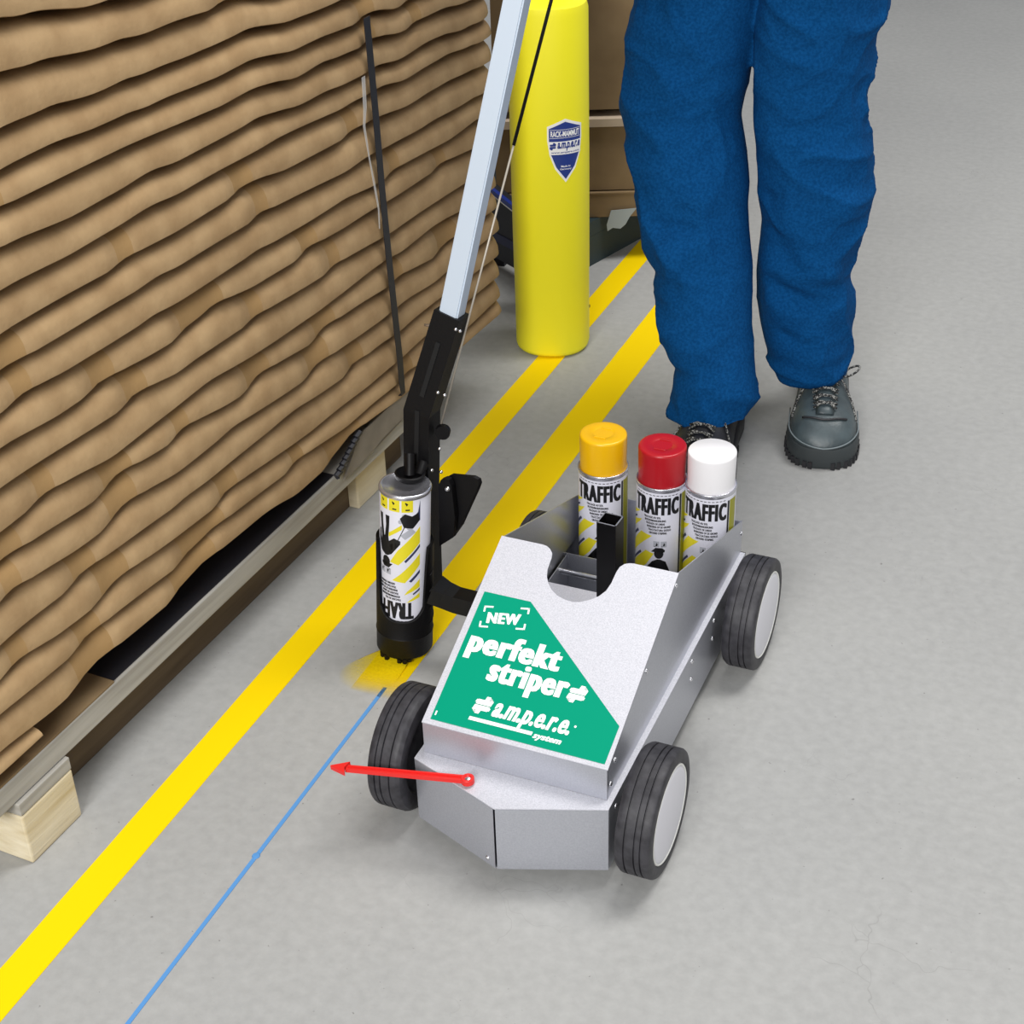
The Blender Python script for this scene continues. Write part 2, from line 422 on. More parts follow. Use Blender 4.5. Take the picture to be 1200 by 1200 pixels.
tx('system', (.0178, .0122, .0505, .0208), bold=.02, shear=.3, spacing=1.05, heavy=.035)
tx('1', (-.0990, .0120, -.0972, .0175), bold=.01)
lath = [(.0594+.0014*math.cos(2*PI*i/10), .0395+.0014*math.sin(2*PI*i/10)) for i in range(10)]
it.append(('poly', lath))
bm = print_bm(it, lambda x, s, h: pan(x, s, .0006+h)); part('decal_lettering', bm, M['print_white'], panel)['kind'] = 'stuff'
# inside of the tray
bm = B(); box(bm, -w+T, w-T, .384, .3852, zb, .112); part('can_partition', bm, M['galv'], cart)
bm = B(); box(bm, -.1035, -.1025, .3195, .384, zb, .1105); part('tray_divider', bm, M['galv'], cart)
bm = B(); tube(bm, [(-w+T, .360, .0995), (w-T, .360, .0995)], .004, 10); part('tie_rod', bm, M['chrome'], cart, 40)
# socket tube
bm = B(); c0 = Vector((-.0020, .2725, 0)); h = .0125
Mx = Matrix.Translation(c0) @ Matrix.Rotation(math.radians(-3), 4, 'Z')
for (x0, x1, y0, y1) in ((-h, h, -h, -h+.0018), (-h, h, h-.0018, h), (-h, -h+.0018, -h+.0018, h-.0018), (h-.0018, h, -h+.0018, h-.0018)):
    box(bm, x0, x1, y0, y1, zt, .2560, Mx)
tubeo = part('handle_socket', bm, M['black_steel'], cart, label='upright black square steel tube')
bm = B()
for (x0, x1, y0, y1) in ((-h, h, -h, -h+.0016), (-h, h, h-.0016, h), (-h, -h+.0016, -h, h), (h-.0016, h, -h, h)):
    box(bm, x0, x1, y0, y1, .2560, .2564, Mx)
part('cut_edge', bm, M['tin'], tubeo)
# side arm that carries the spray holder
bm = B(); tube(bm, [(-.2360, .254, .106), (-.222, .254, .101), (-.205, .254, .097), (-b_+.001, .252, .0965)], [(.0125, .017), (.0125, .0135), (.0125, .0125), (.0125, .0125)], square=True, up=(0, 1, 0))
part('side_arm', bm, M['black_steel'], cart)
# wheels
def wheel(s, y):
    x0 = s*(Wo-.0425); ax = (s, 0, 0); Wd = .0425
    bm = B()
    prof = [(.012, .004), (.050, .004), (.053, .0008), (.064, 0), (.0700, .0015), (.0728, .005), (R, .0075)]
    for g in (.0130, .0245, .0315):
        prof += [(R, g-.0008), (R-.0022, g-.0003), (R-.0022, g+.0005), (R, g+.0012)]
    prof += [(R-.0002, .0385), (.0722, .0408), (.069, .0420), (.0605, .0425), (.0588, .0418), (.0575, .0400), (.020, .0395)]
    lathe(bm, prof, (x0, y, R), ax, 72)
    t = part('wheel', bm, M['rubber'], cart, 35)
    bm = B(); lathe(bm, [(0, .0425), (.050, .0424), (.0535, .0418), (.0552, .0405)], (x0, y, R), ax, 64)
    part('hub_cap', bm, M['white_plastic'], t, 30, label='plain white hub cap')
    bm = B(); lathe(bm, [(.0548, .0398), (.0552, .0418), (.0566, .0424), (.0576, .0412), (.0578, .0398)], (x0, y, R), ax, 64)
    part('hub_rim', bm, M['white_rim'], t, True)
for s in (-1, 1):
    for y in (0, WL): wheel(s, y)
for y in (0, WL):
    bm = B(); tube(bm, [(-Wo+.038, y, R), (Wo-.038, y, R)], .006, 12); part('axle', bm, M['black_steel'], cart, 40)
# screws
bm_list = [((b_, .3324, .0944), 1), ((b_, .3284, .069), 1), ((b_, .2406, .0961), 1), ((b_, .24, .0688), 1), ((b_, -.0299, .095), 1), ((b_, -.0299, .045), 1),
           ((w, -.0163, .1477), 1), ((w, -.0294, .1244), 1), ((w, .1873, .2426), 1), ((w, .0854, .194), 1), ((w, .4698, .1395), 1)]
for (x, y, z), s in bm_list:
    bm = B(); lathe(bm, [(.0032, 0), (.0030, .0010), (.0018, .0020), (0, .0023)], (x, y, z), (1, 0, 0), 12); part('screw', bm, M['chrome'], cart, True)
q = at_y(573, 1007, -.088)
bm = B(); lathe(bm, [(.0032, 0), (.0030, .0010), (.0018, .0020), (0, .0023)], (-.012, ya+.0042, .028), (-.35, -.93, 0), 12); part('screw', bm, M['chrome'], cart, True)
# pointer
base = Vector((-.0418, -.0700, .1125)); tip = Vector((-.2000, -.0946, .1005))
d = (tip-base).normalized(); up = Vector((0, 0, 1)); sd = up.cross(d).normalized(); nz_ = d.cross(sd)
def pp(a, b, c): return base + d*a + sd*b + nz_*c
Lp = (tip-base).length
bm = B(); prism(bm, [pp(.002, -.0045, 0), pp(Lp-.0185, -.0038, 0), pp(Lp-.0185, .0038, 0), pp(.002, .0045, 0)], nz_*.0028)
prism(bm, [pp(.002, -.0045, .0028), pp(Lp-.02, -.0038, .0028), pp(Lp-.02, -.0020, .0028), pp(.002, -.0022, .0028)], nz_*.002)
prism(bm, [pp(.002, .0045, .0028), pp(Lp-.02, .0038, .0028), pp(Lp-.02, .0020, .0028), pp(.002, .0022, .0028)], nz_*.002)
ptr = part('pointer', bm, M['red'], cart, label='red plastic arrow pointer')
bm = B(); prism(bm, [pp(Lp-.020, -.0095, -.0005), pp(Lp, -.0008, -.0005), pp(Lp, .0008, -.0005), pp(Lp-.020, .0095, -.0005), pp(Lp-.0165, 0, -.0005)], nz_*.0050)
part('arrow_head', bm, M['red'], ptr)
bm = B(); lathe(bm, [(.0034, 0), (.0074, 0), (.0074, .0060), (.0066, .0068), (.0046, .0068), (.0034, .0045)], base-nz_*.001, nz_, 24); part('pivot_ring', bm, M['red'], ptr, 40)
bm = B(); lathe(bm, [(.0036, 0), (.0036, .0050), (.002, .0060), (0, .0062)], base-nz_*.001, nz_, 12); part('pivot_screw', bm, M['chrome'], ptr, 40)

# ------------------------------------------------------------------ spray cans
CR = .0325
LINES = ['TRACAGE AU SOL', 'BODENMARKIERUNG', 'TRAZADO DE LINEAS', 'MARKEREN OP DE GROND', 'TRACCIATURA SUOLO', 'GROUND STRIPING']
def man(x, y, s):
    P = lambda pts: ('poly', [(x+a*s*(.60 if min(p[1] for p in pts) < .78 else .95)+(.0 if min(p[1] for p in pts) < .78 else .03*s), y+b*s) for a, b in pts])
    return [P([(-.10+.085*math.cos(2*PI*i/14)+.02, .90+.10*math.sin(2*PI*i/14)) for i in range(14)]),
            P([(-.22, .93), (.02, .93), (.03, .97), (-.02, 1.02), (-.14, 1.02)]),
            P([(-.26, .74), (-.12, .79), (-.04, .79), (.12, .74), (.14, .56), (.10, .42), (-.16, .42), (-.20, .58)]),
            P([(-.26, .74), (-.18, .58), (-.36, .50), (-.52, .52), (-.52, .46), (-.34, .42), (-.18, .50), (-.15, .70)]),
            P([(.12, .74), (.05, .70), (.14, .52), (.15, .34), (.22, .33), (.24, .54)]),
            P([(-.16, .43), (-.03, .43), (-.08, .20), (-.06, .02), (-.20, .02), (-.19, .20)]),
            P([(-.01, .43), (.11, .43), (.15, .20), (.20, .02), (.06, .02), (.05, .20)])]
def label_items():
    """coordinates: u to the right (arc length), v = -(distance below the shoulder rim); the printed panel starts at u = -.030"""
    black, yellow, navy, grey, olive = [], [], [], [], []
    black.append(('text',)+text2d('TRAFFIC', (-.0205, -.0345, .0415, -.0085), bold=.022, spacing=1.22, heavy=.075))
    for i in range(12): black.append(rect(-.018+i*.005, -.0058, -.0146+i*.005, -.0048))
    ws = [.023, .028, .025, .031, .030, .023]
    for i, t in enumerate(LINES):
        x0 = -.005 + .0016*i
        black.append(('text',)+text2d(t, (x0, -.0400-.0047*i, x0+ws[i], -.0368-.0047*i), bold=.022, spacing=1.14, heavy=.05))
    L = -.030
    yellow.append(('poly', [(L, -.147), (-.0003, -.113), (.0101, -.094), (-.0017, -.0915), (L, -.123)]))
    yellow.append(('poly', [(L, -.107), (-.004, -.078), (.007, -.067), (-.010, -.065), (L, -.090)]))
    yellow.append(('poly', [(L, -.068), (-.013, -.052), (-.009, -.046), (L, -.056)])); yellow.append(('poly', [(L, -.047), (-.016, -.038), (-.012, -.034), (L, -.040)]))
    yellow.append(('poly', [(-.006, -.152), (.012, -.137), (.012, -.131), (-.006, -.145)]))
    navy.append(('poly', [(L, -.1210), (-.009, -.0980), (-.011, -.0955), (L, -.1165)]))
    navy.append(('poly', [(L, -.0825), (-.015, -.0675), (-.018, -.0652), (L, -.0775)]))
    navy.append(('poly', [(L, -.0545), (-.020, -.0475), (-.021, -.0455), (L, -.0510)]))
    navy.append(('poly', [(L, -.1850), (-.027, -.1690), (-.014, -.1560), (-.020, -.1540), (L, -.1560)]))
    grey.append(('poly', [(-.024, -.140), (-.010, -.130), (-.004, -.136), (-.018, -.147)]))
    for x in (.009, .0185):
        grey.append(rect(x, -.0835, x+.0080, -.0745))
        black.append(('poly', [(x+.003, -.0815), (x+.0045, -.0765), (x+.006, -.0795), (x+.0050, -.0820)])); black.append(rect(x+.0015, -.0831, x+.0028, -.0819))
    black.extend(man(.0200, -.1630, .0770))
    black.append(('poly', [(.0015, -.1215), (.0026, -.1215), (-.0085, -.1480), (-.0097, -.1480)]))
    # the little cart of the pictogram
    black.append(('poly', [(-.0275, -.1680), (-.0290, -.1560), (-.0200, -.1460), (-.0085, -.1480), (-.0035, -.1610), (-.0100, -.1680), (-.0190, -.1640)]))
    for x, y in ((-.0150, -.1475), (-.0085, -.1645), (-.0040, -.1560)):
        grey.append(('poly', [(x+.0028*math.cos(2*PI*i/12), y+.0032*math.sin(2*PI*i/12)) for i in range(12)]))
    grey.append(('poly', [(-.0225, -.1600), (-.0165, -.1520), (-.0155, -.1528), (-.0215, -.1608)]))
    for x in (-.0200, -.0030, .0140):
        yellow.append(rect(x, -.1880, x+.0145, -.1700))
        grey.append(('poly', [(x+.003, -.1860), (x+.006, -.1760), (x+.0085, -.1790), (x+.0115, -.1740), (x+.0090, -.1860)]))
        black.append(rect(x+.004, -.1745, x+.0095, -.1725)); black.append(('poly', [(x+.006, -.1820), (x+.008, -.1790), (x+.010, -.1830), (x+.0095, -.1845)]))
    olive.append(rect(.0480, -.1905, .0620, -.0070)); black.append(rect(.0440, -.1905, .0470, -.0070))
    return dict(black=black, yellow=yellow, navy=navy, grey=grey, olive=olive)
LAB = label_items()
def can_body(parent, org, axis, face, H, shift=0.0):
    """org = base centre, axis = up of the can itself, face = direction the label centre looks at, H = shoulder height"""
    a = Vector(axis).normalized(); org = Vector(org)
    fdir = Vector(face); fdir = (fdir - a*fdir.dot(a)).normalized(); rdir = a.cross(fdir)   # to the viewer's right
    bm = B(); lathe(bm, [(.0300, .0050), (.0320, .0045), (CR, .006), (CR, H-.006)], org, a, 64)
    body = part('can_body', bm, M['can'], parent, 40)
    bm = B(); lathe(bm, [(CR, H-.006), (.0328, H-.004), (.0334, H-.002), (.0333, H), (.0322, H+.0008), (.0310, H-.0012), (.0296, H-.0025), (.020, H+.006), (0, H+.008)], org, a, 64)
    part('rim', bm, M['tin'], body, True, label='bare tin shoulder rim')
    bm = B(); lathe(bm, [(.0328, .0062), (.0336, .0045), (.0336, .002), (.0325, .0002), (.030, .0004), (.0285, .0030), (0, .0075)], org, a, 64)
    part('base_rim', bm, M['tin'], body, True, label='bare tin base')
    for key, off in (('olive', .00012), ('grey', .00016), ('yellow', .0002), ('navy', .00024), ('black', .0003)):
        def fn(u, v, h, off=off):
            t = (u+shift)/CR; r = CR+off+h
            return org + a*(H-.004+v) + (fdir*math.cos(t)+rdir*math.sin(t))*r
        bm = print_bm(LAB[key], fn, .003)
        part('label_print', bm, M['print_'+key], body)['kind'] = 'stuff'
    return body
def capped_can(x, y, z, capmat, label, turn, logo):
    t = thing('spray_can', label, 'spray can', (x, y, z), 'spray cans standing in the cart')
    H = .229-z; cap = .277-z
    ang = math.atan2(CAM.y-y, CAM.x-x)+turn
    can_body(t, (x, y, z), (0, 0, 1), (math.cos(ang), math.sin(ang), 0), H, -.018)
    bm = B(); lathe(bm, [(.0300, H-.004), (.0303, H+.004), (.0309, cap-.004), (.0306, cap-.0016), (.0296, cap-.0004), (.0280, cap), (.0135, cap), (.0130, cap-.0004), (.0122, cap-.0004), (0, cap-.0004)] if logo else
                    [(.0300, H-.004), (.0303, H+.004), (.0309, cap-.003), (.0306, cap-.0010), (.0296, cap), (0, cap)], (x, y, z), (0, 0, 1), 64)
    c = part('cap', bm, capmat, t, 50)
    if logo:
        for s in (-1, 1):
            bm = B(); box(bm, x-.0075, x+.0075, y+s*.012-.0016, y+s*.012+.0016, z+cap-.0006, z+cap+.0008, bev=.0005)
            part('cap_ridge', bm, capmat, c)
    return t
ZC = .0215
capped_can(-.0696, .4313, ZC, M['cap_yellow'], 'spray can with a yellow cap, in the cart behind the black square tube', 0, True)
capped_can(.0112, .4294, ZC, M['cap_red'], 'spray can with a red cap, between the yellow- and white-capped cans', 0, True)
capped_can(.0745, .4375, ZC, M['cap_white'], 'spray can with a plain white cap, in the cart beside its rear wheel', -.06, False)

# ------------------------------------------------------------------ hand applicator with upside-down can
AX = Vector((.048, .052, 1)).normalized(); A0 = Vector((-.283, .246, 0))
def ap(s): return A0 + AX*s
toCam = (CAM-ap(.15)); toCam -= AX*toCam.dot(AX); toCam.normalize(); rgt = toCam.cross(AX)*-1     # viewer's right
rgt = AX.cross(toCam)
app = thing('spray_applicator', 'black spray-can holder with a long grey pole docked at the cart side', 'applicator', (A0.x, A0.y, 0))
# holder: full cup below, open window towards the camera above
def height(phi):
    d = math.degrees(phi)
    if -64 <= d <= 46: 
        c = (d+9)/55
        return .070 + .018*abs(c)**4
    if d < -64: return .180 if d > -78 else .186
    return .178
ph = []
x = -180
while x < 180:
    ph.append(math.radians(x)); x += 3
bm = B(); ro, ri = .0372, .0338
rings = []
def hp(phi):
    d = math.degrees(phi)
    lo = .070+.020*min(1, abs((d+9)/53))**3
    if -62 < d < 44: return lo
    if -72 < d <= -62: return lo + (.182-lo)*((-62-d)/10)**.5
    if 44 <= d < 54: return lo + (.176-lo)*((d-44)/10)**.5
    return .182 if d < 0 else .176
for phi in ph:
    dirv = toCam*math.cos(phi)+rgt*math.sin(phi); H = hp(phi)
    rings.append([ap(.010)+dirv*(ro-.002), ap(.013)+dirv*ro, ap(.040)+dirv*ro, ap(.0415)+dirv*(ro+.0008), ap(.043)+dirv*ro, ap(H-.001)+dirv*ro, ap(H)+dirv*(ro-.001), ap(H)+dirv*ri, ap(.012)+dirv*ri])
vr = [[bm.verts.new(p) for p in r] for r in rings]; n = len(vr)
for i in range(n):
    p, q = vr[i], vr[(i+1) % n]
    for j in range(len(p)): bm.faces.new((p[j], p[(j+1) % len(p)], q[(j+1) % len(p)], q[j]))
hold = part('can_holder', bm, M['black'], app, 40)
bm = B()
for s in (.062, .087, .112, .137):
    pts = [ap(s+.010*(k/10-.5))+(toCam*math.cos(math.radians(58+k*7))+rgt*math.sin(math.radians(58+k*7)))*(ro+.0002) for k in range(11)]
    tube(bm, pts, .0008, 6)
part('holder_rib', bm, M['black'], hold)
bm = B()
for phi, hh in ((-60, .008), (-45, .008), (-12, .007), (0, .011), (10, .005)):
    dirv = toCam*math.cos(math.radians(phi))+rgt*math.sin(math.radians(phi))
    tube(bm, [ap(.0115)+dirv*.034, ap(.0115-hh)+dirv*.033], .0035, 8)
part('foot_stud', bm, M['black'], hold, 40)
bm = B(); lathe(bm, [(0, .020), (.0336, .020), (.0336, .016), (.010, .016), (.008, .006), (0, .006)], A0, AX, 32); part('nozzle_plate', bm, M['black'], hold, 40)
# bracket behind the can, bending into the pole
BK = [Vector((-.2760, .3040, .060)), Vector((-.2735, .3080, .22)), Vector((-.2685, .3140, .335)), Vector((-.2295, .3350, .4660))]
PT = Vector((-.1925, .4000, .7030)); pd = (PT-BK[3]).normalized()
bm = B(); tube(bm, BK, [(.0175, .0165), (.0175, .0165), (.0180, .0165), (.0175, .0160)], square=True, up=(0, 1, 0))
brk_o = part('bracket', bm, M['black'], app)
bm = B()
for a_, c_ in ((BK[2]+(BK[3]-BK[2])*.20, BK[2]+(BK[3]-BK[2])*.75), (BK[1]+(BK[2]-BK[1])*.2, BK[2]+(BK[3]-BK[2])*.05)):
    off = Vector((.0000, -.0172, 0)); tube(bm, [a_+off, c_+off], [(.0030, .0009)]*2, square=True, up=(0, 1, 0))
part('bracket_slot', bm, mat('deep_black', rgb(6, 6, 8), .8), brk_o)
e1, e2, _ = frame(BK[3]-BK[2], (0, 1, 0))
for (px, py, y) in ((534, 386, .316), (539, 388, .318), (513, 460, .298), (521, 463, .300), (515, 526, .294), (506, 551, .290), (517, 553, .290)):
    p = at_y(px, py, y); bm = B(); ball(bm, p, .0024, 8); part('screw', bm, M['chrome'], brk_o, True)
p = at_y(499, 381, .318)
bm = B(); tube(bm, [p+Vector((-.002, 0, 0)), p+Vector((.016, .004, 0))], .0017, 8); part('screw', bm, M['chrome'], brk_o, True)
# pole
pole_top = BK[3] + pd*.62
bm = B(); tube(bm, [BK[3]-pd*.03, pole_top], [(.0125, .0125)]*2, square=True, up=(0, 1, 0))
bmesh.ops.bevel(bm, geom=[e for e in bm.edges if e.calc_length() > .1], offset=.0018, segments=2, affect='EDGES')
pole = part('pole', bm, M['alu'], app, 50, label='square grey enamelled pole')
bm = B(); tube(bm, [pole_top-pd*.16, pole_top-pd*.15, pole_top, pole_top+pd*.004], [.0175, .019, .019, .015], 20); grip = part('hand_grip', bm, M['black'], app, 40)
# trigger rod
r0 = Vector((-.2440, .3150, .3150)); rA = at_y(602, 170, .385); rd = (rA-r0)
bm = B(); tube(bm, [r0, r0+rd], .0013, 8); rod = part('trigger_rod', bm, mat('dull_steel', rgb(176, 168, 156), .4, .3), app, True)
bm = B(); tube(bm, [r0+rd, r0+rd*1.9], .0021, 8); part('cable_sleeve', bm, M['black'], rod, True)
pk = at_y(519, 506, .312); bm = B(); lathe(bm, [(0, -.004), (.0095, -.004), (.0095, .004), (0, .004)], pk, (-.3, 1, 0), 20); part('rod_knuckle', bm, M['black'], app, 40)
# flap lever on the right
bm = B(); pts = [at_y(*q, .296) for q in ((524, 559), (528, 556.5), (554, 559), (560, 562), (561.5, 567), (559, 574), (540, 616), (530, 630), (520, 634))]
prism(bm, pts, (.002, .005, 0)); lev = part('lever_flap', bm, M['black'], app)
bm = B(); pts = [at_y(*q, .286) for q in ((514, 570), (516, 563), (521, 561), (526, 563), (529, 570), (533, 606), (531, 630), (515, 640))]
prism(bm, pts, (.001, .008, 0)); part('lever_arm', bm, M['black'], app)
p = at_y(524.5, 573, .284); bm = B(); ball(bm, p, .0038, 10); part('screw', bm, M['chrome'], lev, True)
# fork pressing on the can
topc = ap(.2570)
bm = B(); cc = topc + (-toCam)*.012 + rgt*.006
lathe(bm, [(0, .001), (.016, .001), (.019, .004), (.0195, .009), (.0175, .010), (.013, .005), (0, .004)], cc, AX, 28)
tube(bm, [cc+AX*.006, cc+AX*.016-toCam*.004, cc+AX*.030-toCam*.012], [.007, .006, .007], 10)
tube(bm, [cc+AX*.006+rgt*.012, cc+AX*.016+rgt*.016-toCam*.010, BK[1]+Vector((.012, -.012, .045))], [.006, .007, .008], 8)
part('press_fork', bm, M['black'], app, 50)
# the can, bottom up
hc = thing('spray_can', 'upside-down yellow and white spray can held in the black applicator', 'spray can', tuple(ap(.060)))
can_body(hc, ap(.2570), -AX, toCam, .1970, .010)
# spray fan
def mist():
    m = bpy.data.materials.new('yellow_mist'); m.use_nodes = True; nt = m.node_tree; p = nt.nodes['Principled BSDF']
    p.inputs['Base Color'].default_value = rgb(252, 224, 20); p.inputs['Roughness'].default_value = .9; p.inputs['Specular IOR Level'].default_value = 0
    tc = nt.nodes.new('ShaderNodeTexCoord'); at = nt.nodes.new('ShaderNodeAttribute'); at.attribute_name = 'dense'
    n = nt.nodes.new('ShaderNodeTexNoise'); n.inputs['Scale'].default_value = 260; nt.links.new(tc.outputs['Object'], n.inputs['Vector'])
    mr = nt.nodes.new('ShaderNodeMapRange'); nt.links.new(n.outputs[0], mr.inputs[0]); mr.inputs[1].default_value = .25; mr.inputs[2].default_value = .75
    mr.inputs[3].default_value = .95; mr.inputs[4].default_value = 1.3
    ml = nt.nodes.new('ShaderNodeMath'); ml.operation = 'MULTIPLY'; ml.use_clamp = True
    nt.links.new(mr.outputs[0], ml.inputs[0]); nt.links.new(at.outputs['Fac'], ml.inputs[1]); nt.links.new(ml.outputs[0], p.inputs['Alpha'])
    return m
bm = B(); tip_ = ap(.010) - AX*.002
dn = bm.verts.layers.float.new('dense')
NR = 8; prev = None
for k in range(NR+1):
    t = k/NR; ring = []
    for i in range(24):
        an = 2*PI*i/24
        g = Vector((-.283-.020*t, .232-.055*t, .0015)); c = tip_*(1-t)+g*t if k else tip_
        v = bm.verts.new(c+Vector((math.cos(an)*(.004+.036*t), math.sin(an)*(.004+.030*t), 0)))
        v[dn] = 1.0*(1-t)**.7; ring.append(v)
    if prev:
        for i in range(24): bm.faces.new((prev[i], prev[(i+1) % 24], ring[(i+1) % 24], ring[i]))
    prev = ring
o = part('spray_mist', bm, mist(), None, True)
tag(o, 'fading yellow fan of paint mist under the applicator', 'paint spray')
o.data.attributes

# ------------------------------------------------------------------ pallet with flat cartons
SU = Vector((.043, 1, 0)).normalized(); SNn = Vector((SU.y, -SU.x, 0)); S0 = Vector((-.503, -.264, 0))
def sw(u, z, o=0.0): return S0 + SU*u + SNn*o + Vector((0, 0, z))
def sp(px, py):
    p = hit(px, py, S0, SNn)-S0; return p.dot(SU), p.z
def sbox(bm, u0, u1, o0, o1, z0, z1, bev=0):
    Mx = Matrix.Translation(S0) @ Matrix(((SNn.x, SU.x, 0, 0), (SNn.y, SU.y, 0, 0), (0, 0, 1, 0), (0, 0, 0, 1)))
    box(bm, o0, o1, u0, u1, z0, z1, Mx, bev)
pal = thing('pallet', 'wooden pallet under the strapped stack of flat brown cartons', 'pallet', tuple(sw(0, 0, -.4)))
for k in range(7):
    bm = B(); sbox(bm, -.045, .985, -.115-.118*k, -.004-.118*k, .0905, .1235, .002)
    part('deck_board', bm, M['wood_grey'], pal)
for u0, o in ((0.0, 0.0), (.52, -.07), (.80, -.035)):
    for back in (0, -.36, -.70):
        bm = B(); sbox(bm, u0, u0+.088, -.10+o+back, o+back, 0, .0715, .0025); blk = part('block', bm, M['wood'], pal)
        bm = B(); sbox(bm, u0, u0+.088, -.10+o+back, o+back, .0722, .0895, .0012); part('stringer_end', bm, M['wood_grey'], blk)
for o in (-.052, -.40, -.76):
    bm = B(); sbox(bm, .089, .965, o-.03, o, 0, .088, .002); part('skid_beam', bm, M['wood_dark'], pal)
bm = B(); sbox(bm, .19, .70, -.30, -.0075, .1236, .1246); part('black_sheet', bm, M['strap'], pal, label='black sheet on the deck edge')  # thin black strip along the deck under the lowest cartons
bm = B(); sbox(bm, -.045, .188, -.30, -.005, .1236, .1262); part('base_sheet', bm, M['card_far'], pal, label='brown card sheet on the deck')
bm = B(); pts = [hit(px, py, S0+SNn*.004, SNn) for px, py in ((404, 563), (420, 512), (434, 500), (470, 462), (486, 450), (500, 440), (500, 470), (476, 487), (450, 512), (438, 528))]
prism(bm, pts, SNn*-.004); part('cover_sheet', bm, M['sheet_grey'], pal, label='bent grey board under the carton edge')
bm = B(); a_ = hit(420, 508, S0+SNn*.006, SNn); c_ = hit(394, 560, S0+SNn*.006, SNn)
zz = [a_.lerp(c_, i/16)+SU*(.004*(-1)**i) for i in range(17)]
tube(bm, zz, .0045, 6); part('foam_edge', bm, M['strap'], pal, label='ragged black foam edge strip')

TR = [
 [(0, 147), (50, 127)],
 [(0, 196), (30, 181), (62, 165), (100, 152), (157, 127)],
 [(0, 240), (50, 216), (102, 190), (140, 172), (200, 147), (247, 127)],
 [(0, 287), (15, 279), (75, 255), (140, 220), (158, 208), (175, 198), (200, 191), (282, 147), (295, 138), (335, 126)],
 [(0, 336), (75, 300), (140, 260), (157, 248), (175, 238), (200, 229), (300, 174), (318, 163), (335, 155), (400, 127)],
 [(0, 387), (135, 311), (147, 300), (160, 292), (200, 272), (275, 227), (286, 217), (300, 208), (327, 200), (400, 162), (417, 149), (437, 138), (465, 127)],
 [(0, 436), (22, 419), (50, 402), (155, 340), (168, 330), (182, 321), (200, 314), (290, 260), (305, 248), (322, 240), (400, 201), (418, 188), (430, 181), (450, 172), (487, 152), (503, 141), (532, 126)],
 [(0, 481), (16, 471), (27, 460), (45, 448), (67, 437), (95, 419), (160, 380), (172, 370), (200, 356), (285, 302), (298, 292), (315, 285), (355, 262), (384, 243), (400, 232), (428, 220), (447, 210), (467, 193), (520, 164), (555, 139)],
 [(0, 520), (62, 487), (110, 455), (122, 444), (140, 432), (160, 422), (195, 402), (240, 368), (255, 353), (292, 337), (350, 300), (361, 288), (375, 280), (400, 267), (433, 245), (455, 232), (507, 200), (520, 188), (554, 172)],
 [(0, 567), (10, 560), (50, 535), (145, 475), (158, 462), (170, 453), (185, 445), (200, 439), (225, 420), (257, 400), (290, 378), (304, 365), (325, 352), (382, 318), (395, 306), (455, 272), (520, 227), (545, 212)],
 [(0, 619), (42, 586), (60, 570), (85, 555), (125, 535), (200, 479), (240, 446), (285, 420), (315, 401), (370, 364), (385, 352), (400, 341), (427, 320), (450, 303), (465, 296), (503, 265), (520, 255), (537, 247), (564, 228), (580, 217)],
 [(0, 660), (12, 647), (52, 620), (100, 590), (120, 575), (132, 561), (145, 548), (165, 537), (200, 516), (217, 497), (260, 475), (292, 455), (302, 439), (318, 427), (335, 417), (365, 400), (385, 378), (415, 358), (460, 330), (468, 320), (505, 302), (530, 278), (560, 256), (581, 242)],
 [(0, 708), (7, 692), (30, 677), (82, 645), (120, 617), (136, 602), (150, 585), (170, 572), (200, 555), (255, 512), (268, 500), (290, 487), (360, 440), (377, 421), (400, 404), (410, 397), (442, 375), (463, 358), (473, 350), (503, 332), (535, 305), (560, 286), (578, 270)],
 [(0, 751), (32, 725), (80, 687), (92, 675), (108, 658), (127, 645), (200, 593), (207, 585), (242, 560), (310, 505), (325, 492), (343, 478), (365, 465), (400, 441), (418, 422), (443, 402), (467, 387), (475, 379), (510, 350), (552, 320), (583, 297)],
 [(0, 794), (25, 770), (40, 757), (57, 748), (97, 717), (125, 692), (138, 675), (155, 660), (172, 650), (200, 630), (252, 590), (265, 575), (280, 560), (300, 547), (360, 505), (400, 472), (427, 452), (470, 415), (478, 407), (544, 352), (580, 324)],
 [(0, 832), (85, 762), (97, 750), (112, 733), (132, 717), (200, 667), (230, 638), (247, 620), (262, 605), (330, 555), (355, 530), (400, 501), (433, 471), (470, 443), (478, 434), (541, 385), (582, 348)],
 [(0, 875), (60, 830), (95, 797), (107, 782), (130, 757), (200, 701), (237, 661), (252, 645), (267, 633), (305, 601), (322, 590), (342, 580), (385, 542), (418, 500), (440, 484), (468, 464), (535, 408), (582, 367)],
 [(0, 902), (42, 862), (60, 842), (82, 817), (108, 797), (135, 772)],
]
U0, U1, DU = -.075, 1.235, .0125
NU = int(round((U1-U0)/DU))
us = [U0+DU*i for i in range(NU+1)]
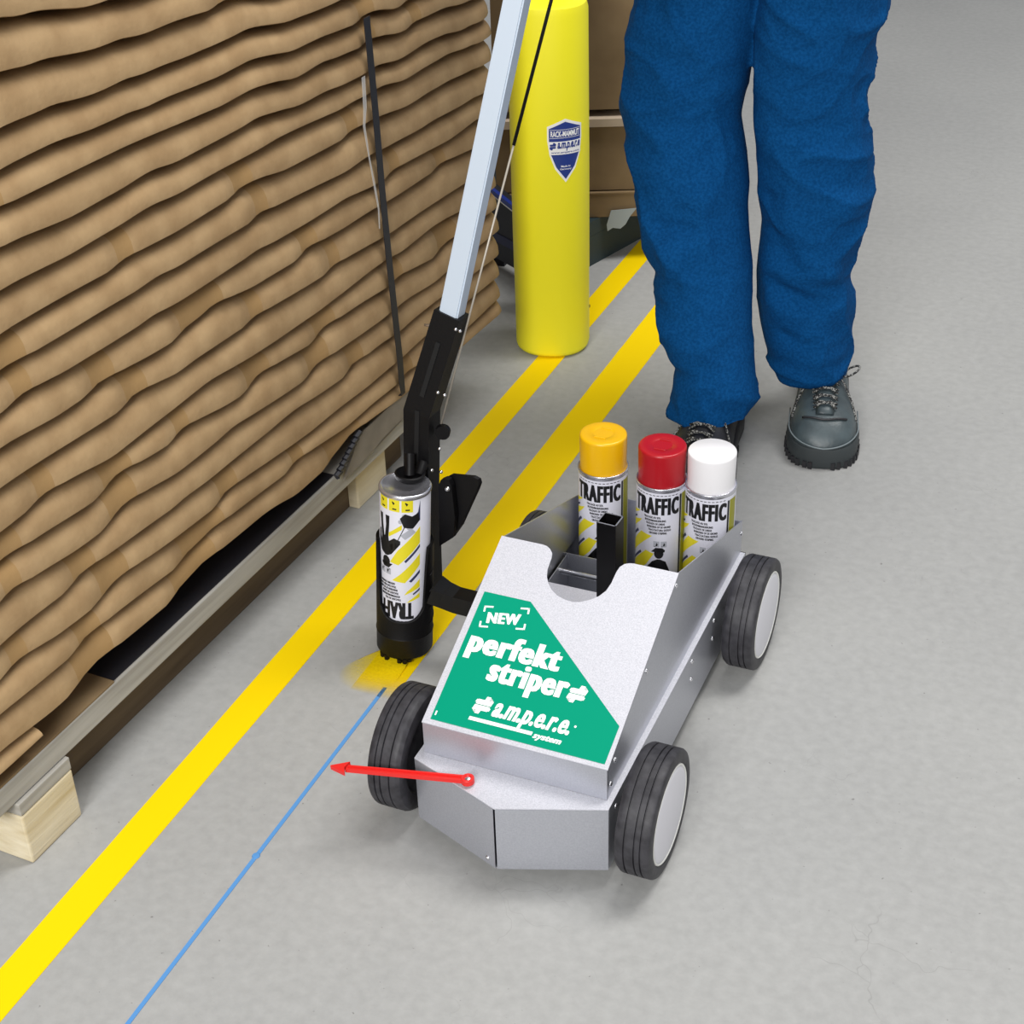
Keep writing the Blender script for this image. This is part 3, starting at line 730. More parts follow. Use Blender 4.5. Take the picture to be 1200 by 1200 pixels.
def bottoms():
    rows = []
    for k, t in enumerate(TR):
        q = sorted(sp(*p) for p in t)
        row = []
        for u in us:
            if u < q[0][0]: row.append(None)
            elif u > q[-1][0]: row.append(None)
            else: row.append(interp(q, u))
        rows.append(row)
    # complete the untraced ends from the layer below / above, keeping the local spacing
    lastrow = rows[16]
    for k in range(len(rows)-2, -1, -1):
        below = rows[k+1] if k+1 < 17 else None
        row = rows[k]
        known = [i for i, v in enumerate(row) if v is not None]
        a, c = known[0], known[-1]
        for i in range(c+1, len(us)):
            if below is not None:
                thick = row[c]-below[c]; tt = .9*thick+.1*.030
                row[i] = below[i] + tt + .004*noise.noise(Vector((us[i]*14, k*3.1, 0)))
            else: row[i] = row[c] + (.148-row[c])*0
        for i in range(a-1, -1, -1):
            row[i] = row[a] + .006*noise.noise(Vector((us[i]*16, k*5.3, 1)))*min(1, (a-i)/4)
    row = rows[17]; known = [i for i, v in enumerate(row) if v is not None]
    for i in range(known[-1]+1, len(us)): row[i] = None
    for i in range(known[0]): row[i] = row[known[0]]
    for row in rows:
        for i, v in enumerate(row):
            if v is not None: row[i] = max(v, .1266)
    for i, v in enumerate(rows[17]):
        if v is not None and rows[16][i]-v < .0165: rows[17][i:] = [None]*(len(us)-i); break
    sm = []
    for row in rows:
        r2 = row[:]
        for i in range(1, len(row)-1):
            if None not in (row[i-1], row[i], row[i+1]): r2[i] = .25*row[i-1]+.5*row[i]+.25*row[i+1]
        sm.append(r2)
    # layers above the traced ones, same thickness as the top ones
    top = []
    for j in range(1, 5):
        base = sm[0] if j == 1 else top[-1]
        top.append([base[i]+interp([(-.1, .052), (.9, .034), (1.3, .034)], us[i])+.005*noise.noise(Vector((us[i]*13, j*7.7, 5))) for i in range(len(us))])
    return top[::-1]+sm
ROWS = bottoms()
NL = len(ROWS)
ORD = ['bottom', 'second', 'third', 'fourth', 'fifth', 'sixth', 'seventh', 'eighth', 'ninth', 'tenth', 'eleventh', 'twelfth', 'thirteenth', 'fourteenth', 'fifteenth', 'sixteenth', 'seventeenth', 'eighteenth', 'nineteenth', 'twentieth', 'twenty-first']
for k in range(1, NL):
    bot, top = ROWS[k], ROWS[k-1]
    idx = [i for i in range(len(us)) if bot[i] is not None]
    n = len(idx)
    seed = k*3.7
    slope = []
    for i in idx:
        a, c = max(idx[0], i-1), min(idx[-1], i+1); slope.append((bot[c]-bot[a])/((c-a)*DU))
    ms = sorted(slope)[n//2]
    flap = [1.0 if s-ms > .075 else 0.0 for s in slope]
    # a flap is at least three columns long, with clean ends
    f2 = flap[:]
    for j in range(1, n-1):
        if flap[j-1] and flap[j+1]: f2[j] = 1
    for j in range(1, n-1):
        if f2[j] and not f2[j-1] and not f2[j+1]: f2[j+1] = 1
    bm = B(); fa = bm.faces.layers.float.new('flap')
    cols = []
    for j, i in enumerate(idx):
        u = us[i]; zb_, zt_ = bot[i], top[i]-.0075
        hgt = max(zt_-zb_, .008); zt_ = zb_+hgt
        g = .5+.5*noise.noise(Vector((u*7, seed, 2)))
        sm_f = sum(f2[max(0, j-1):j+2])/len(f2[max(0, j-1):j+2])
        o = .0035 + .006*g - .0065*sm_f
        end = min(1, (U1-u)/.02); o -= .010*(1-end)**2
        sect = [(-.78, zb_+.002), (o-.010, zb_+.0012), (o-.0022, zb_), (o+.0004, zb_+.0012), (o+.0006, zb_+.14*hgt), (o-.0008, zb_+.45*hgt), (o-.0045, zb_+.70*hgt), (o-.0105, zb_+.86*hgt), (o-.0200, zb_+.95*hgt), (o-.050, zt_), (-.78, zt_)]
        cols.append([bm.verts.new(sw(u, z, q)) for q, z in sect])
    m_ = len(cols[0])
    for j in range(n-1):
        p, q = cols[j], cols[j+1]
        for i in range(m_):
            f = bm.faces.new((p[i], q[i], q[(i+1) % m_], p[(i+1) % m_])); f[fa] = f2[j]
    bm.faces.new(cols[0]); bm.faces.new(cols[-1][::-1])
    o = part('folded_carton', bm, M['card'], None, 55)
    nth = NL-1-k
    lab = ('wavy flat-folded brown carton, %s layer up from the pallet in the strapped stack' % ORD[nth]) if nth else 'short flat-folded brown carton lying lowest, directly on the pallet deck'
    tag(o, lab, 'carton', 'flat folded cartons on the pallet')
# strap
pts = []
for px, py in ((430, 20), (440, 126), (448, 220), (457, 310), (464, 375), (469, 420), (471, 446), (473, 462)):
    pts.append(hit(px, py, S0+SNn*.0125, SNn))
bm = B(); rg = []
for i, p in enumerate(pts):
    wv = .0075 if i < len(pts)-1 else .0055
    rg.append([p-SU*wv, p+SU*wv, p+SU*wv-SNn*.0012, p-SU*wv-SNn*.0012])
rg.append([q-SNn*.03+Vector((0, 0, -.006)) for q in rg[-1]])
loft(bm, rg); o = part('strapping_band', bm, M['strap']); tag(o, 'black plastic strapping band tied vertically down the carton stack', 'strap')
# loose strand of clear film beside the strap
def film():
    m = mat('clear_film', rgb(235, 235, 232), .15, 0, spec=.8); p = m.node_tree.nodes['Principled BSDF']; p.inputs['Alpha'].default_value = .38; return m
bm = B(); pts = [hit(px, py, S0+SNn*.016, SNn) for px, py in ((426, 90), (428, 126), (427, 148), (433, 185), (440, 222), (444, 245), (445, 268))]
rg = [[p-SU*a, p+SU*a, p+SU*a-SNn*.0006, p-SU*a-SNn*.0006] for p, a in zip(pts, (.004, .0040, .0025, .0014, .0022, .0016, .0010))]
loft(bm, rg); o = part('film_strand', bm, film()); tag(o, 'shiny torn strand of clear stretch film left of the black strap', 'plastic film')

# ------------------------------------------------------------------ rack post with yellow guard
GC = Vector((-.4340, 1.157, 0)); GR = .0655
def gring(z, r, sq=2.3):
    pts = []
    for i in range(56):
        a = 2*PI*i/56; c, s = math.cos(a), math.sin(a)
        x = abs(c)**(2/sq)*math.copysign(1, c)*r; y = abs(s)**(2/sq)*math.copysign(1, s)*r*.95
        ca, sa = math.cos(.30), math.sin(.30)
        pts.append(GC+Vector((x*ca-y*sa, x*sa+y*ca, z)))
    return pts
bm = B(); rg = []
for z, r in ((.0008, GR-.012), (.0022, GR-.006), (.007, GR-.0015), (.013, GR), (.15, GR), (.152, GR+.0006), (.36, GR+.0008), (.60, GR), (.612, GR-.003), (.616, GR-.010)): rg.append(gring(z, r))
loft(bm, rg); gd = thing('post_guard', 'bright yellow plastic rack post guard with a blue shield sticker', 'post guard', tuple(GC))
gbody = part('guard_body', bm, M['guard'], gd, 40)
# sticker, bent round the guard: found on the guard's surface along the direction it faces
SD = math.atan2(CAM.y-GC.y, CAM.x-GC.x)+.40
stc = []
def gsurf(u, v, off):
    """point on the guard surface at arc u from the sticker centre and height v"""
    a = SD + u/GR; best = None
    ca, sa = math.cos(.30), math.sin(.30); sq = 2.3
    dx, dy = math.cos(a), math.sin(a); lx, ly = dx*ca+dy*sa, -dx*sa+dy*ca
    rr = 1/((abs(lx/GR)**sq+abs(ly/(GR*.95))**sq)**(1/sq))+.0009
    return GC+Vector((dx*(rr+off), dy*(rr+off), v))
zc = .388; SX = 1.30
def shield(s):
    return [(x*s*SX, y*s*SX) for x, y in ((-.0235, .028), (.0, .0375), (.0235, .028), (.0235, .010), (.0205, -.010), (.0135, -.028), (0, -.046), (-.0135, -.028), (-.0205, -.010), (-.0235, .010))]
st = part('shield_sticker', print_bm([('poly', shield(1.0))], lambda u, v, h: gsurf(u, zc+v, .0003+h), .004), M['print_white'], gbody, label='blue and white shield sticker')
part('sticker_field', print_bm([('poly', shield(.90))], lambda u, v, h: gsurf(u, zc+v, .0006+h), .004), M['print_blue'], gbody)
its = [rect(-.0210, -.0085, .0210, .0085), rect(-.0200, .0235, .0200, .0240), rect(-.0200, .0128, .0200, .0133)]
its.append(('text',)+text2d('RACK-MAMMUT', (-.0190, .0145, .0190, .0223), bold=.03))
its.append(('text',)+text2d('Made in', (-.006, -.0255, .006, -.0228), bold=.02)); its.append(('text',)+text2d('Germany', (-.0075, -.0295, .0075, -.0268), bold=.02))
part('sticker_lettering', print_bm(its, lambda u, v, h: gsurf(u*SX, zc+v*SX, .0009+h), .004), M['print_white'], gbody)
its = emblem(-.0205, -.0022, .0085, .0095); its.append(('text',)+text2d('a.m.p.e.r.e', (-.0105, -.0040, .0200, .0075), bold=.04, shear=.3))
its.append(('text',)+text2d('www.ampere.com', (-.0185, -.0075, .0185, -.0050), bold=.02))
part('sticker_lettering', print_bm(its, lambda u, v, h: gsurf(u*SX, zc+v*SX, .0012+h), .004), M['print_blue'], gbody)
# rack upright behind it
up_ = thing('rack_upright', 'dark steel rack upright standing directly behind the yellow guard', 'rack post', (-.474, 1.27, 0))
bm = B(); box(bm, -.514, -.434, 1.242, 1.246, .006, 1.9); box(bm, -.514, -.510, 1.246, 1.30, .006, 1.9); box(bm, -.438, -.434, 1.246, 1.30, .006, 1.9)
part('channel', bm, M['rack_dark'], up_)
bm = B(); box(bm, -.524, -.424, 1.235, 1.32, .0009, .006); part('foot_plate', bm, M['rack_dark'], up_)
for z in [.08*k for k in range(2, 22)]:
    bm = B(); box(bm, -.481, -.467, 1.2410, 1.2422, z, z+.03); part('slot', bm, M['print_black'], up_)
# blue beam with dark bracket left of the guard
bt = thing('rack_beam', 'blue steel rack beam low between the carton stack and the yellow guard', 'rack beam', (-.66, 1.40, .0))
a_ = at_y(566, 214, 1.42); c_ = at_y(650, 281, 1.30); d_ = (c_-a_)
bm = B(); a2 = a_-d_*.35
prism(bm, [a2, c_, c_+Vector((0, 0, -.009)), a2+Vector((0, 0, -.009))], (0.003, .008, 0)); part('beam_top', bm, M['rack_blue'], bt)
bm = B(); e = Vector((0, 0, -.0100)); prism(bm, [a2+e, c_+e, c_+e+Vector((0, 0, -.0022)), a2+e+Vector((0, 0, -.0022))], (0.003, .008, 0)); part('beam_lip', bm, M['white_rim'], bt)
bm = B(); e = Vector((.002, .004, -.0128)); a3 = a_-d_*.15
def drop(p, h): return Vector((p.x, p.y, h))
prism(bm, [a3+e, c_+e, drop(c_+e, .030), drop(a3+e, .030)], (.01, .03, 0)); part('beam_bracket', bm, M['rack_dark'], bt)
bm = B(); prism(bm, [drop(a3+e, .085), drop(c_+e, .085), drop(c_+e, .067), drop(a3+e, .067)], (-.0005, -.002, 0)); part('bracket_band', bm, mat('faded_blue_band', rgb(34, 40, 74), .6), bt)
for x0, x1, y0 in ((a3.x-.02, a3.x+.06, a3.y), (c_.x-.03, c_.x+.01, c_.y)):
    bm = B(); box(bm, x0, x1, y0, y0+.05, 0, .03); part('beam_foot', bm, M['rack_dark'], bt)

# ------------------------------------------------------------------ far dark pallet with cartons
dp = thing('dark_pallet', 'dark pallet under the brown cartons behind the yellow guard', 'pallet', (-.9, 1.75, 0))
P1 = at_z(690, 313, 0); P2 = at_z(748, 281, 0); dd = (P2-P1).normalized(); nn = Vector((-dd.y, dd.x, 0))
def q4(u0, u1, v0, v1): return [P1+dd*u0+nn*v0, P1+dd*u1+nn*v0, P1+dd*u1+nn*v1, P1+dd*u0+nn*v1]
bm = B(); prism(bm, [p+Vector((0, 0, .062)) for p in q4(0, .40, 0, .75)], (0, 0, .03)); part('deck', bm, M['dark_base'], dp)
for v0 in (0, .30, .62):
    bm = B(); prism(bm, q4(0, .40, v0, v0+.12), (0, 0, .0615)); part('skid', bm, M['dark_base'], dp)
ZD = .0925
hdir = _r.copy(); hdir.z = 0; hdir.normalize(); bdir = Vector((-hdir.y, hdir.x, 0))
def carton(name, L, label, z0, h, Ln, dep, material, flaps=True, rot=0.0, grp='cartons on the far dark pallet'):
    t = thing(name, label, 'carton', (L.x, L.y, z0), grp)
    hd = hdir.copy(); hd.rotate(Matrix.Rotation(rot, 3, 'Z')); bd = Vector((-hd.y, hd.x, 0))
    q = [L, L+hd*Ln, L+hd*Ln+bd*dep, L+bd*dep]
    bm = B(); prism(bm, [Vector((p.x, p.y, z0+.001)) for p in q], (0, 0, h-.002)); part('carton_body', bm, material, t)
    if flaps:
        bm = B(); prism(bm, [Vector((p.x, p.y, z0+h-.0015)) for p in [L-bd*.002, L+hd*Ln-bd*.002, L+hd*Ln+bd*dep*.49, L+bd*dep*.49]], (0, 0, .0025)); part('flap', bm, material, t)
    return t
LP = at_y(560, 226, 1.60); LP.z = 0
base_l = P1 + dd*.06 + nn*.01
LP = P1 + dd*.035 - hdir*.20 - bdir*.0
z2 = None
def zrow(px, py):   # height on the carton's front plane
    p = hit(px, py, LP, bdir); return p.z
zA, zB, zC, zD = zrow(712, 262), zrow(712, 226), zrow(712, 149), zrow(712, 138)
carton('carton', LP-bdir*.0+hdir*0, 'low brown carton with a crushed top edge, lowest on the dark pallet', ZD, max(zB-ZD, .03), .44, .40, M['card_far'])
carton('carton', LP+bdir*.006, 'taller dull brown carton in the middle of the far pile', max(zB, ZD+.03)+.003, zC-zB-.004, .40, .38, M['card_far'])
carton('carton', LP-bdir*.004, 'pale flattened carton under the topmost carton of the far pile', max(zC, ZD+.1)+.001, zD-zC-.001, .42, .40, M['card_pale'], False)
carton('carton', LP+bdir*.010, 'topmost olive brown carton of the far pile behind the guard', zD+.012, .30, .40, .38, M['card_far'])
bm = B(); n_ = [LP+bdir*(-.003)]
pts = [hit(px, py, LP-bdir*.006, bdir) for px, py in ((716, 247), (746, 244), (738, 254), (733, 263), (727, 268), (718, 267), (712, 271), (711, 264))]
prism(bm, pts, bdir*.0015); o = part('wrap_scrap', bm, mat('milky_film', rgb(160, 170, 176), .3)); tag(o, 'torn grey scrap of plastic wrap hanging from the far carton', 'plastic film')

# ------------------------------------------------------------------ person
per = thing('person', 'person standing in blue work trousers and grey laced safety boots', 'person', (-.02, 1.0, 0))
LA = [(127, 728, 870), (164, 732, 875), (193, 736, 877.5), (212, 739, 878), (240, 744, 877), (267, 748, 878), (303, 757, 881), (314, 767, 881), (347, 769, 880.5), (377, 770, 880), (400, 773.5, 882.5), (415, 779, 884.5), (428, 788, 885.5), (443, 785, 886.5), (457, 786.5, 887), (474, 790, 886), (484, 783, 880)]
LB = [(127, 882, 1012), (150, 883, 1014), (168, 885.5, 1016), (193, 886.5, 1021), (208, 888, 1023), (230, 888, 1019.5), (256, 892, 1012), (278, 891, 1006), (300, 888.5, 999.5), (318, 887, 996), (347, 887.5, 1002), (373, 890.5, 1003), (399, 896, 999), (420, 902, 994), (437, 909, 989.5)]
def leg_rings(tab, y_top, y_bot):
    rg = []; lo, hi = tab[-1][0], tab[0][0]; rows = []
    y = lo
    while y >= hi:
        l, r = interp([(a, b, c) for a, b, c in tab], y); t = (lo-y)/(lo-hi)
        yy = y_bot+(y_top-y_bot)*t
        c = at_y((l+r)/2, y, yy); dep = (c-CAM).dot(_f); rad = (r-l)/2*dep/FPX
        rows.append((c, rad)); y -= 6
    return rows
hd_ = Vector((.93, .37, 0)).normalized(); bd_ = Vector((-hd_.y, hd_.x, 0))
def ringpts(c, ra, rb, n=40): return [c+hd_*(ra*math.cos(2*PI*i/n))+bd_*(rb*math.sin(2*PI*i/n)) for i in range(n)]
rowsA = leg_rings(LA, .985, .880); rowsB = leg_rings(LB, 1.005, 1.040)
hipA = Vector((-.130, 1.02, .80)); hipB = Vector((.045, 1.03, .80))
bm = B()
for rows, hip in ((rowsA, hipA), (rowsB, hipB)):
    rg = []
    for c, rad in rows: rg.append(ringpts(c, rad, rad*(.86 if c.z > .3 else .92)))
    c, rad = rows[-1]
    for t in (.33, .66, 1.0): rg.append(ringpts(c.lerp(hip, t), rad+(.098-rad)*t, rad*.86+(.11-rad*.86)*t))
    rg.append(ringpts(hip+Vector((0, 0, .06)), .09, .10))
    loft(bm, rg)
pc = (hipA+hipB)/2
loft(bm, [ringpts(pc+Vector((0, 0, z)), a, c) for z, a, c in ((-.035, .05, .08), (0, .165, .115), (.05, .178, .125), (.13, .172, .122), (.22, .160, .112), (.25, .158, .110))])
bm = evaluated(bm, [('REMESH', dict(mode='VOXEL', voxel_size=.0042)), ('SMOOTH', dict(factor=.5, iterations=4))])
bm.normal_update()
def fold(p, a, c, amp, wd):
    """soft ridge of cloth from a to c"""
    ab = c-a; t = max(0, min(1, (p-a).dot(ab)/ab.length_squared)); dv = p-(a+ab*t)
    return amp*math.exp(-(dv.length/wd)**2)
def fp(px, py, y): return at_y(px, py, y)
FO = [(fp(796, 436, .80), fp(838, 462, .79), -.013, .013), (fp(838, 462, .79), fp(868, 462, .80), -.009, .011), (fp(800, 424, .81), fp(872, 446, .80), .008, .014), (fp(815, 452, .80), fp(878, 470, .80), .009, .014),
      (fp(790, 352, .84), fp(840, 372, .83), -.006, .02), (fp(790, 300, .86), fp(850, 285, .86), .006, .03), (fp(775, 268, .88), fp(830, 276, .87), -.005, .015), (fp(800, 345, .84), fp(870, 325, .84), .006, .025),
      (fp(945, 415, .95), fp(996, 385, .96), -.012, .012), (fp(915, 398, .96), fp(960, 424, .95), -.005, .013), (fp(960, 385, .95), fp(990, 345, .96), .011, .014), (fp(935, 430, .95), fp(985, 405, .95), .009, .013),
      (fp(905, 330, .96), fp(960, 370, .96), -.006, .02), (fp(940, 300, .97), fp(985, 330, .97), .006, .022), (fp(905, 230, .97), fp(930, 300, .97), -.005, .02), (fp(950, 230, .97), fp(1000, 250, .97), .005, .025)]
for v in bm.verts:
    p = v.co
    q = Vector((p.x*.9+p.z*.35, p.y, p.z)); d = .0095*noise.noise(Vector((q.x*7, q.y*7, q.z*11)))+.0055*noise.noise(Vector((q.x*13+4, q.y*13, q.z*24)))+.0016*noise.noise(Vector((p.x*30, p.y*30, p.z*55)))
    if p.z < .62:
        for a, c, amp, wd in FO: d += fold(p, a, c, amp*2.0, wd*.85)
    near = min(1.0, abs(p.x+.027+.0913*(p.z-.3))/.035) if p.z > .12 else 1.0
    cr = (1-abs(noise.noise(Vector((q.x*8+q.z*3, q.y*8, q.z*9+7)))))**6*.0075 + (1-abs(noise.noise(Vector((q.x*14-q.z*6, q.y*14, q.z*15+3)))))**6*.004
    v.co = p + v.normal*((d+cr-.004)*near)
tr = part('trousers', bm, M['trousers'], per, True)
bm = B()
wc = pc+Vector((0, 0, .235)); loft(bm, [ringpts(wc+Vector((0, 0, z)), a, c) for z, a, c in ((-.02, .160, .114), (-.02, .164, .118), (.02, .164, .118), (.02, .160, .114))], False)
part('belt', bm, M['boot_dark'], per, 40)

# boots
def boot(toe, heading, dark, tilt=0):
    fw = Vector((math.sin(heading), -math.cos(heading), 0)); sdv = Vector((0, 0, 1)).cross(fw)
    Lb = .295; O = Vector((toe.x, toe.y, 0)) - fw*Lb        # heel end
    def bp(t, s, z): return O + fw*t + sdv*s + Vector((0, 0, z))
    HW = [(0, .004), (.006, .020), (.02, .032), (.05, .037), (.10, .037), (.15, .042), (.19, .049), (.225, .0525), (.255, .050), (.275, .043), (.287, .032), (.294, .014), (.295, .004)]
    HT = [(0, .09), (.03, .135), (.06, .130), (.10, .122), (.125, .106), (.155, .091), (.185, .081), (.205, .078), (.235, .078), (.262, .070), (.280, .056), (.290, .044), (.295, .034)]
    upm, sm_ = (M['boot_dark'], M['boot_dark']) if dark else (M['boot'], M['sole'])  # dark: the shade around this boot is put into its colour
    # sole
    bm = B(); ts = [.295*(.5-.5*math.cos(PI*i/26)) for i in range(27)]
    outl = [(t, interp(HW, t)+.0045) for t in ts]
    loop = [(t+(.004 if t > .15 else -.003), w_) for t, w_ in outl]+[(t+(.004 if t > .15 else -.003), -w_) for t, w_ in outl[::-1]]
    rg = [[bp(t*.985+.002, s*.93, 0) for t, s in loop], [bp(t, s*.99, .004) for t, s in loop], [bp(t, s, .020) for t, s in loop], [bp(t, s, .031) for t, s in loop], [bp(t*.99+.002, s*.95, .035) for t, s in loop]]
    loft(bm, rg); 
    nm = 'boot'
    up = B(); rings = []
    for i in range(31):
        t = .295*(.5-.5*math.cos(PI*i/30))
        hw, ht = interp(HW, t), interp(HT, t); ht = max(ht, .036); r_ = []
        for k in range(24):
            a = PI*k/23; cx = math.cos(a); sx = math.sin(a)
            pw = .72
            r_.append(bp(t, hw*math.copysign(abs(cx)**pw, cx), .030+(ht-.030)*sx**.85))
        r_ += [bp(t, -hw*.6, .029), bp(t, hw*.6, .029)]
        rings.append(r_)
    loft(up, rings)
    # shaft
    loft(up, [[bp(.078+.042*f*math.cos(2*PI*i/28)+dx, .034*f*math.sin(2*PI*i/28), z) for i in range(28)] for z, f, dx in ((.06, 1, .0), (.10, 1.0, -.0), (.125, 1.0, -.001), (.138, .96, -.002))])
    up = evaluated(up, [('REMESH', dict(mode='VOXEL', voxel_size=.0035)), ('SMOOTH', dict(factor=.5, iterations=8))])
    b0 = part('boot', up, upm, per, True, label='laced safety boot coloured dark for its shade' if dark else 'grey laced safety boot')
    part('sole', bm, sm_, b0, 50)
    # tread lugs round the toe
    bm = B()
    for i in range(11, 26):
        t, w_ = outl[i]
        for s in (-1, 1):
            c = bp(t+.003, s*(w_-.001), .006); box(bm, -.0032, .0032, -.003, .003, -.0055, .006, Matrix.Translation(c))
    part('sole_lug', bm, M['boot_dark'], b0)['kind'] = 'stuff'
    # raised rand line round the toe cap
    bm = B(); pts = []
    for i in range(-14, 15):
        a = i/14*1.9
        t = .232+.0655*math.cos(a) if abs(a) < PI/2 else .232-.05*(abs(a)-PI/2)/.33
        s = .0540*math.sin(a) if abs(a) < PI/2 else math.copysign(.054-.001*(abs(a)-PI/2)/.33, a)
        pts.append(bp(t+.002, s, .0375+.006*(abs(a)/1.9)))
    tube(bm, pts, .0011, 6); part('rand', bm, mat('grey_rand', rgb(122, 132, 136), .5) if not dark else M['boot_dark'], b0, True)
    # vamp seam and tongue
    def surf(t, s, off=.002):
        hw, ht = interp(HW, t), interp(HT, t); c = min(1, abs(s)/hw)
        a = math.acos(c**(1/.72)); return bp(t, s, .030+(ht-.030)*math.sin(a)**.85+off)
    bm = B(); tube(bm, [surf(.254+.010*math.cos(s/.032*1.4), s, .0016) for s in [-.034+.0034*i for i in range(21)]], .0020, 6); part('vamp_seam', bm, M['boot_dark'], b0, True)
    bm = B(); rg = []
    for i in range(9):
        t = .254-.0155*i; hwid = .014+.003*(i/8)
        rg.append([surf(t, -hwid, .0018), surf(t, -hwid*.4, .0045), surf(t, hwid*.4, .0045), surf(t, hwid, .0018), surf(t, 0, -.002)])
    loft(bm, rg); part('tongue', bm, upm, b0, True)
    # laces
    bm = B(); prev = None
    for i in range(5):
        t = .243-.022*i; wv = .018+.001*i
        tube(bm, [surf(t, -wv, .004), surf(t-.004, -wv*.4, .0085), surf(t-.006, wv*.4, .0085), surf(t-.010, wv, .004)], .0020, 6)
        tube(bm, [surf(t, wv, .004), surf(t-.004, wv*.4, .0095), surf(t-.007, -wv*.4, .0095), surf(t-.010, -wv, .004)], .0020, 6)
    for s in (-1, 1):
        tube(bm, [surf(.150, s*.010, .010), surf(.170, s*.030, .006), surf(.195, s*.043, .004), surf(.228, s*.0500, .002)], .0018, 6)
    if not dark: tube(bm, [surf(.158, .012, .010)]+[surf(.158, .026, .010)+fw*(.013*math.sin(a))+(sdv*.016+Vector((0, 0, .010)))*(1-math.cos(a))*.8 for a in [k*.45 for k in range(14)]]+[surf(.158, .012, .010)], .0018, 6)
    tube(bm, [surf(.234, -.010, .006), surf(.240, -.002, .010), surf(.236, .008, .009), surf(.243, .014, .006)], .0028, 6)
    part('lace', bm, M['lace'], b0, True)
    return b0
boot(Vector((.121, .897, 0)), .235, False)
boot(Vector((-.040, .716, 0)), .10, True)

# upper body: jacket, arms to the pole grip, head (above the frame)
G = pole_top - pd*.075
def skin(chain, links, radii, levels=1, root=0):
    me = bpy.data.meshes.new('sk'); me.from_pydata([tuple(p) for p in chain], links, [])
    o = bpy.data.objects.new('sk', me); COL.objects.link(o)
    md = o.modifiers.new('Skin', 'SKIN'); md.use_smooth_shade = True
    for i, r in enumerate(radii): me.skin_vertices[0].data[i].radius = (r, r) if not isinstance(r, tuple) else r
    for i in range(len(chain)): me.skin_vertices[0].data[i].use_root = (i == root)
    sb = o.modifiers.new('Sub', 'SUBSURF'); sb.levels = levels
    dg = bpy.context.evaluated_depsgraph_get(); m2 = bpy.data.meshes.new_from_object(o.evaluated_get(dg))
    r_ = bmesh.new(); r_.from_mesh(m2)
    bpy.data.objects.remove(o); bpy.data.meshes.remove(me); bpy.data.meshes.remove(m2)
    return r_
px_ = pc
chest = px_+Vector((.0, -.03, .48)); neck = px_+Vector((0, -.05, .66)); 
shR = px_+Vector((-.185, -.045, .60)); shL = px_+Vector((.185, -.045, .60))
elR = Vector((-.265, .78, 1.17)); elL = Vector((.12, .78, 1.12))
wrR = G+Vector((-.045, .080, .035)); wrL = G+Vector((.055, .085, -.045))
bm = B()
loft(bm, [ringpts(px_+Vector((0, y, z)), a, c) for z, a, c, y in ((.17, .172, .125, 0), (.22, .172, .125, 0), (.34, .170, .125, -.01), (.46, .185, .128, -.025), (.56, .190, .115, -.04), (.61, .165, .095, -.045), (.655, .075, .072, -.05), (.67, .066, .066, -.05))])
for sh, el, wr in ((shR, elR, wrR), (shL, elL, wrL)):
    pts = [sh.lerp(chest, .25), sh, sh.lerp(el, .5), el, el.lerp(wr, .5), el.lerp(wr, .93)]
    tube(bm, pts, [.070, .074, .064, .056, .050, .044], 18)
bm = evaluated(bm, [('REMESH', dict(mode='VOXEL', voxel_size=.010)), ('SMOOTH', dict(factor=.5, iterations=6))])
part('jacket', bm, M['jacket'], per, True)
# body: head, neck, forearms and five-fingered hands
hc_ = neck+Vector((.01, -.045, .155))
fdir = (Vector((G.x, G.y-.3, hc_.z-.6))-hc_).normalized()
bm = B(); tube(bm, [neck-Vector((0, 0, .06)), neck+Vector((0, -.01, .03)), hc_+Vector((0, .01, -.03))], [.062, .056, .054], 16)
sx = Vector((0, 0, 1)).cross(fdir).normalized(); uz = fdir.cross(sx)
HR = Matrix((sx, fdir, uz)).transposed().to_4x4()
def hb(c, sc):
    bmesh.ops.create_uvsphere(bm, u_segments=20, v_segments=12, radius=1, matrix=Matrix.Translation(hc_) @ HR @ Matrix.Translation(c) @ Matrix.Diagonal((*sc, 1)))
hb((0, -.005, .02), (.074, .092, .098)); hb((0, .030, -.060), (.052, .052, .050)); hb((0, .097, -.015), (.012, .018, .024)); hb((0, .085, -.060), (.024, .010, .007)); hb((0, .082, -.072), (.020, .010, .007))
for s in (-1, 1): hb((s*.076, -.005, -.01), (.010, .022, .032)); hb((s*.032, .078, .035), (.022, .012, .008))
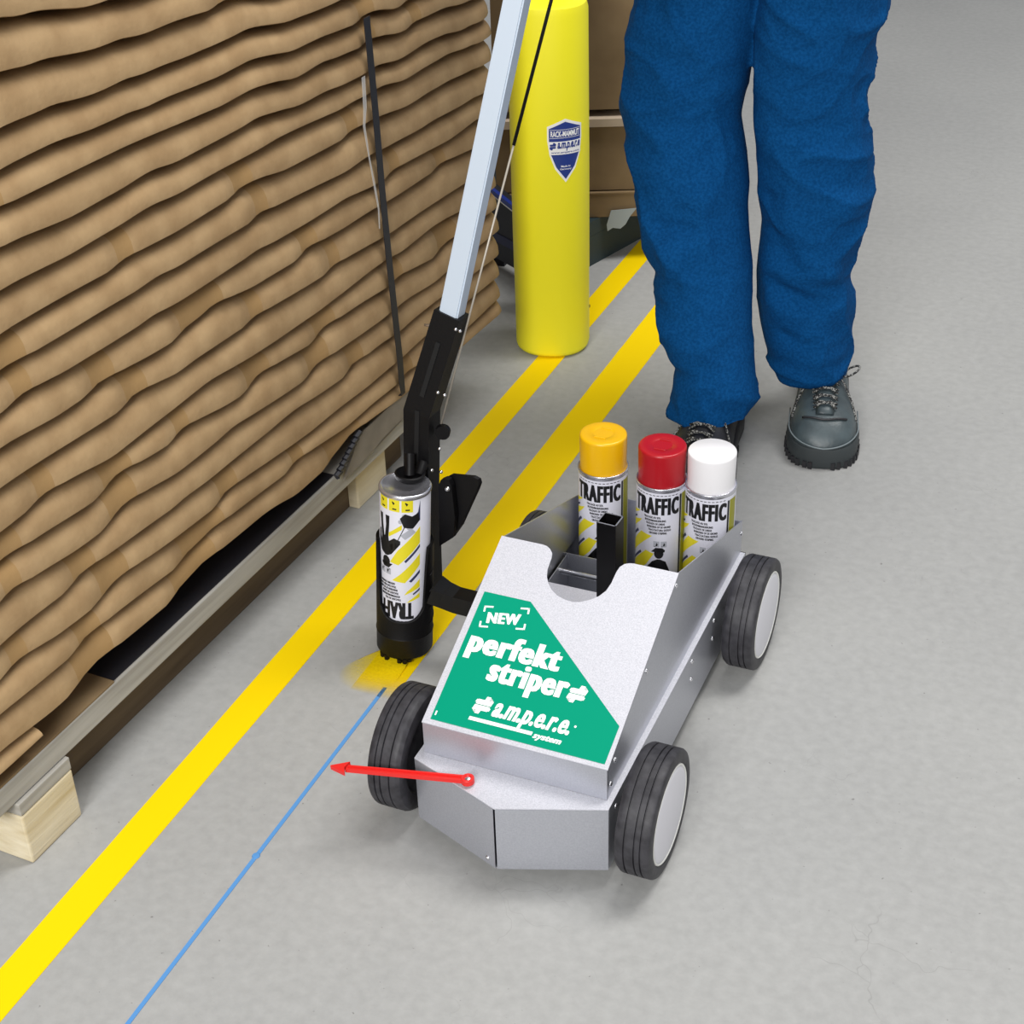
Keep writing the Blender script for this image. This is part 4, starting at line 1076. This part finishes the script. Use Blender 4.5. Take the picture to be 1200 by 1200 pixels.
for wr, el, side in ((wrR, elR, -1), (wrL, elL, 1)):
    palm = G + Vector((side*.036, .012, .030 if side < 0 else -.040))
    tube(bm, [el.lerp(wr, .8), wr, wr.lerp(palm, .6), palm], [.036, .028, .030, .034], 14)
    ex, ey, _a = frame(pd); cp = G + pd*(.030 if side < 0 else -.040)
    inw = Vector((side, .2, 0)); inw = (inw-pd*inw.dot(pd)).normalized(); tg = pd.cross(inw)*side
    for k in range(4):
        zz_ = (k-1.5)*.0185; ln = (.92, 1.0, .96, .82)[k]
        pts = [cp+pd*zz_+(inw*math.cos(a*ln)-tg*math.sin(a*ln)*side*-1)*.0275 for a in (0.0, .7, 1.5, 2.3, 3.1)]
        tube(bm, pts, [.0100, .0098, .0092, .0086, .0065], 10)
    pts = [cp+pd*.030+(inw*math.cos(-a)-tg*math.sin(-a)*side*-1)*.0275+pd*.010*a for a in (.0, .7, 1.4, 2.0)]
    tube(bm, pts, [.0125, .0115, .0105, .0080], 10)
bm = evaluated(bm, [('REMESH', dict(mode='VOXEL', voxel_size=.0042)), ('SMOOTH', dict(factor=.5, iterations=3))])
body = part('body', bm, M['skin'], per, True)
bm = B()
for s in (-1, 1): bmesh.ops.create_uvsphere(bm, u_segments=12, v_segments=8, radius=.0100, matrix=Matrix.Translation(hc_) @ HR @ Matrix.Translation((s*.032, .0745, .012)))
part('eye', bm, M['print_white'], body, True)
bm = B()
for s in (-1, 1): bmesh.ops.create_uvsphere(bm, u_segments=12, v_segments=8, radius=.0055, matrix=Matrix.Translation(hc_) @ HR @ Matrix.Translation((s*.032, .0800, .011)))
part('iris', bm, M['hair'], body, True)
bm = B()
bmesh.ops.create_uvsphere(bm, u_segments=24, v_segments=14, radius=1, matrix=Matrix.Translation(hc_) @ HR @ Matrix.Translation((0, -.022, .034)) @ Matrix.Diagonal((.081, .094, .098, 1)))
bmesh.ops.delete(bm, geom=[v for v in bm.verts if (HR.inverted() @ (v.co-hc_)).y > .062 and (HR.inverted() @ (v.co-hc_)).z < .085], context='VERTS')
part('hair', bm, M['hair'], body, True)
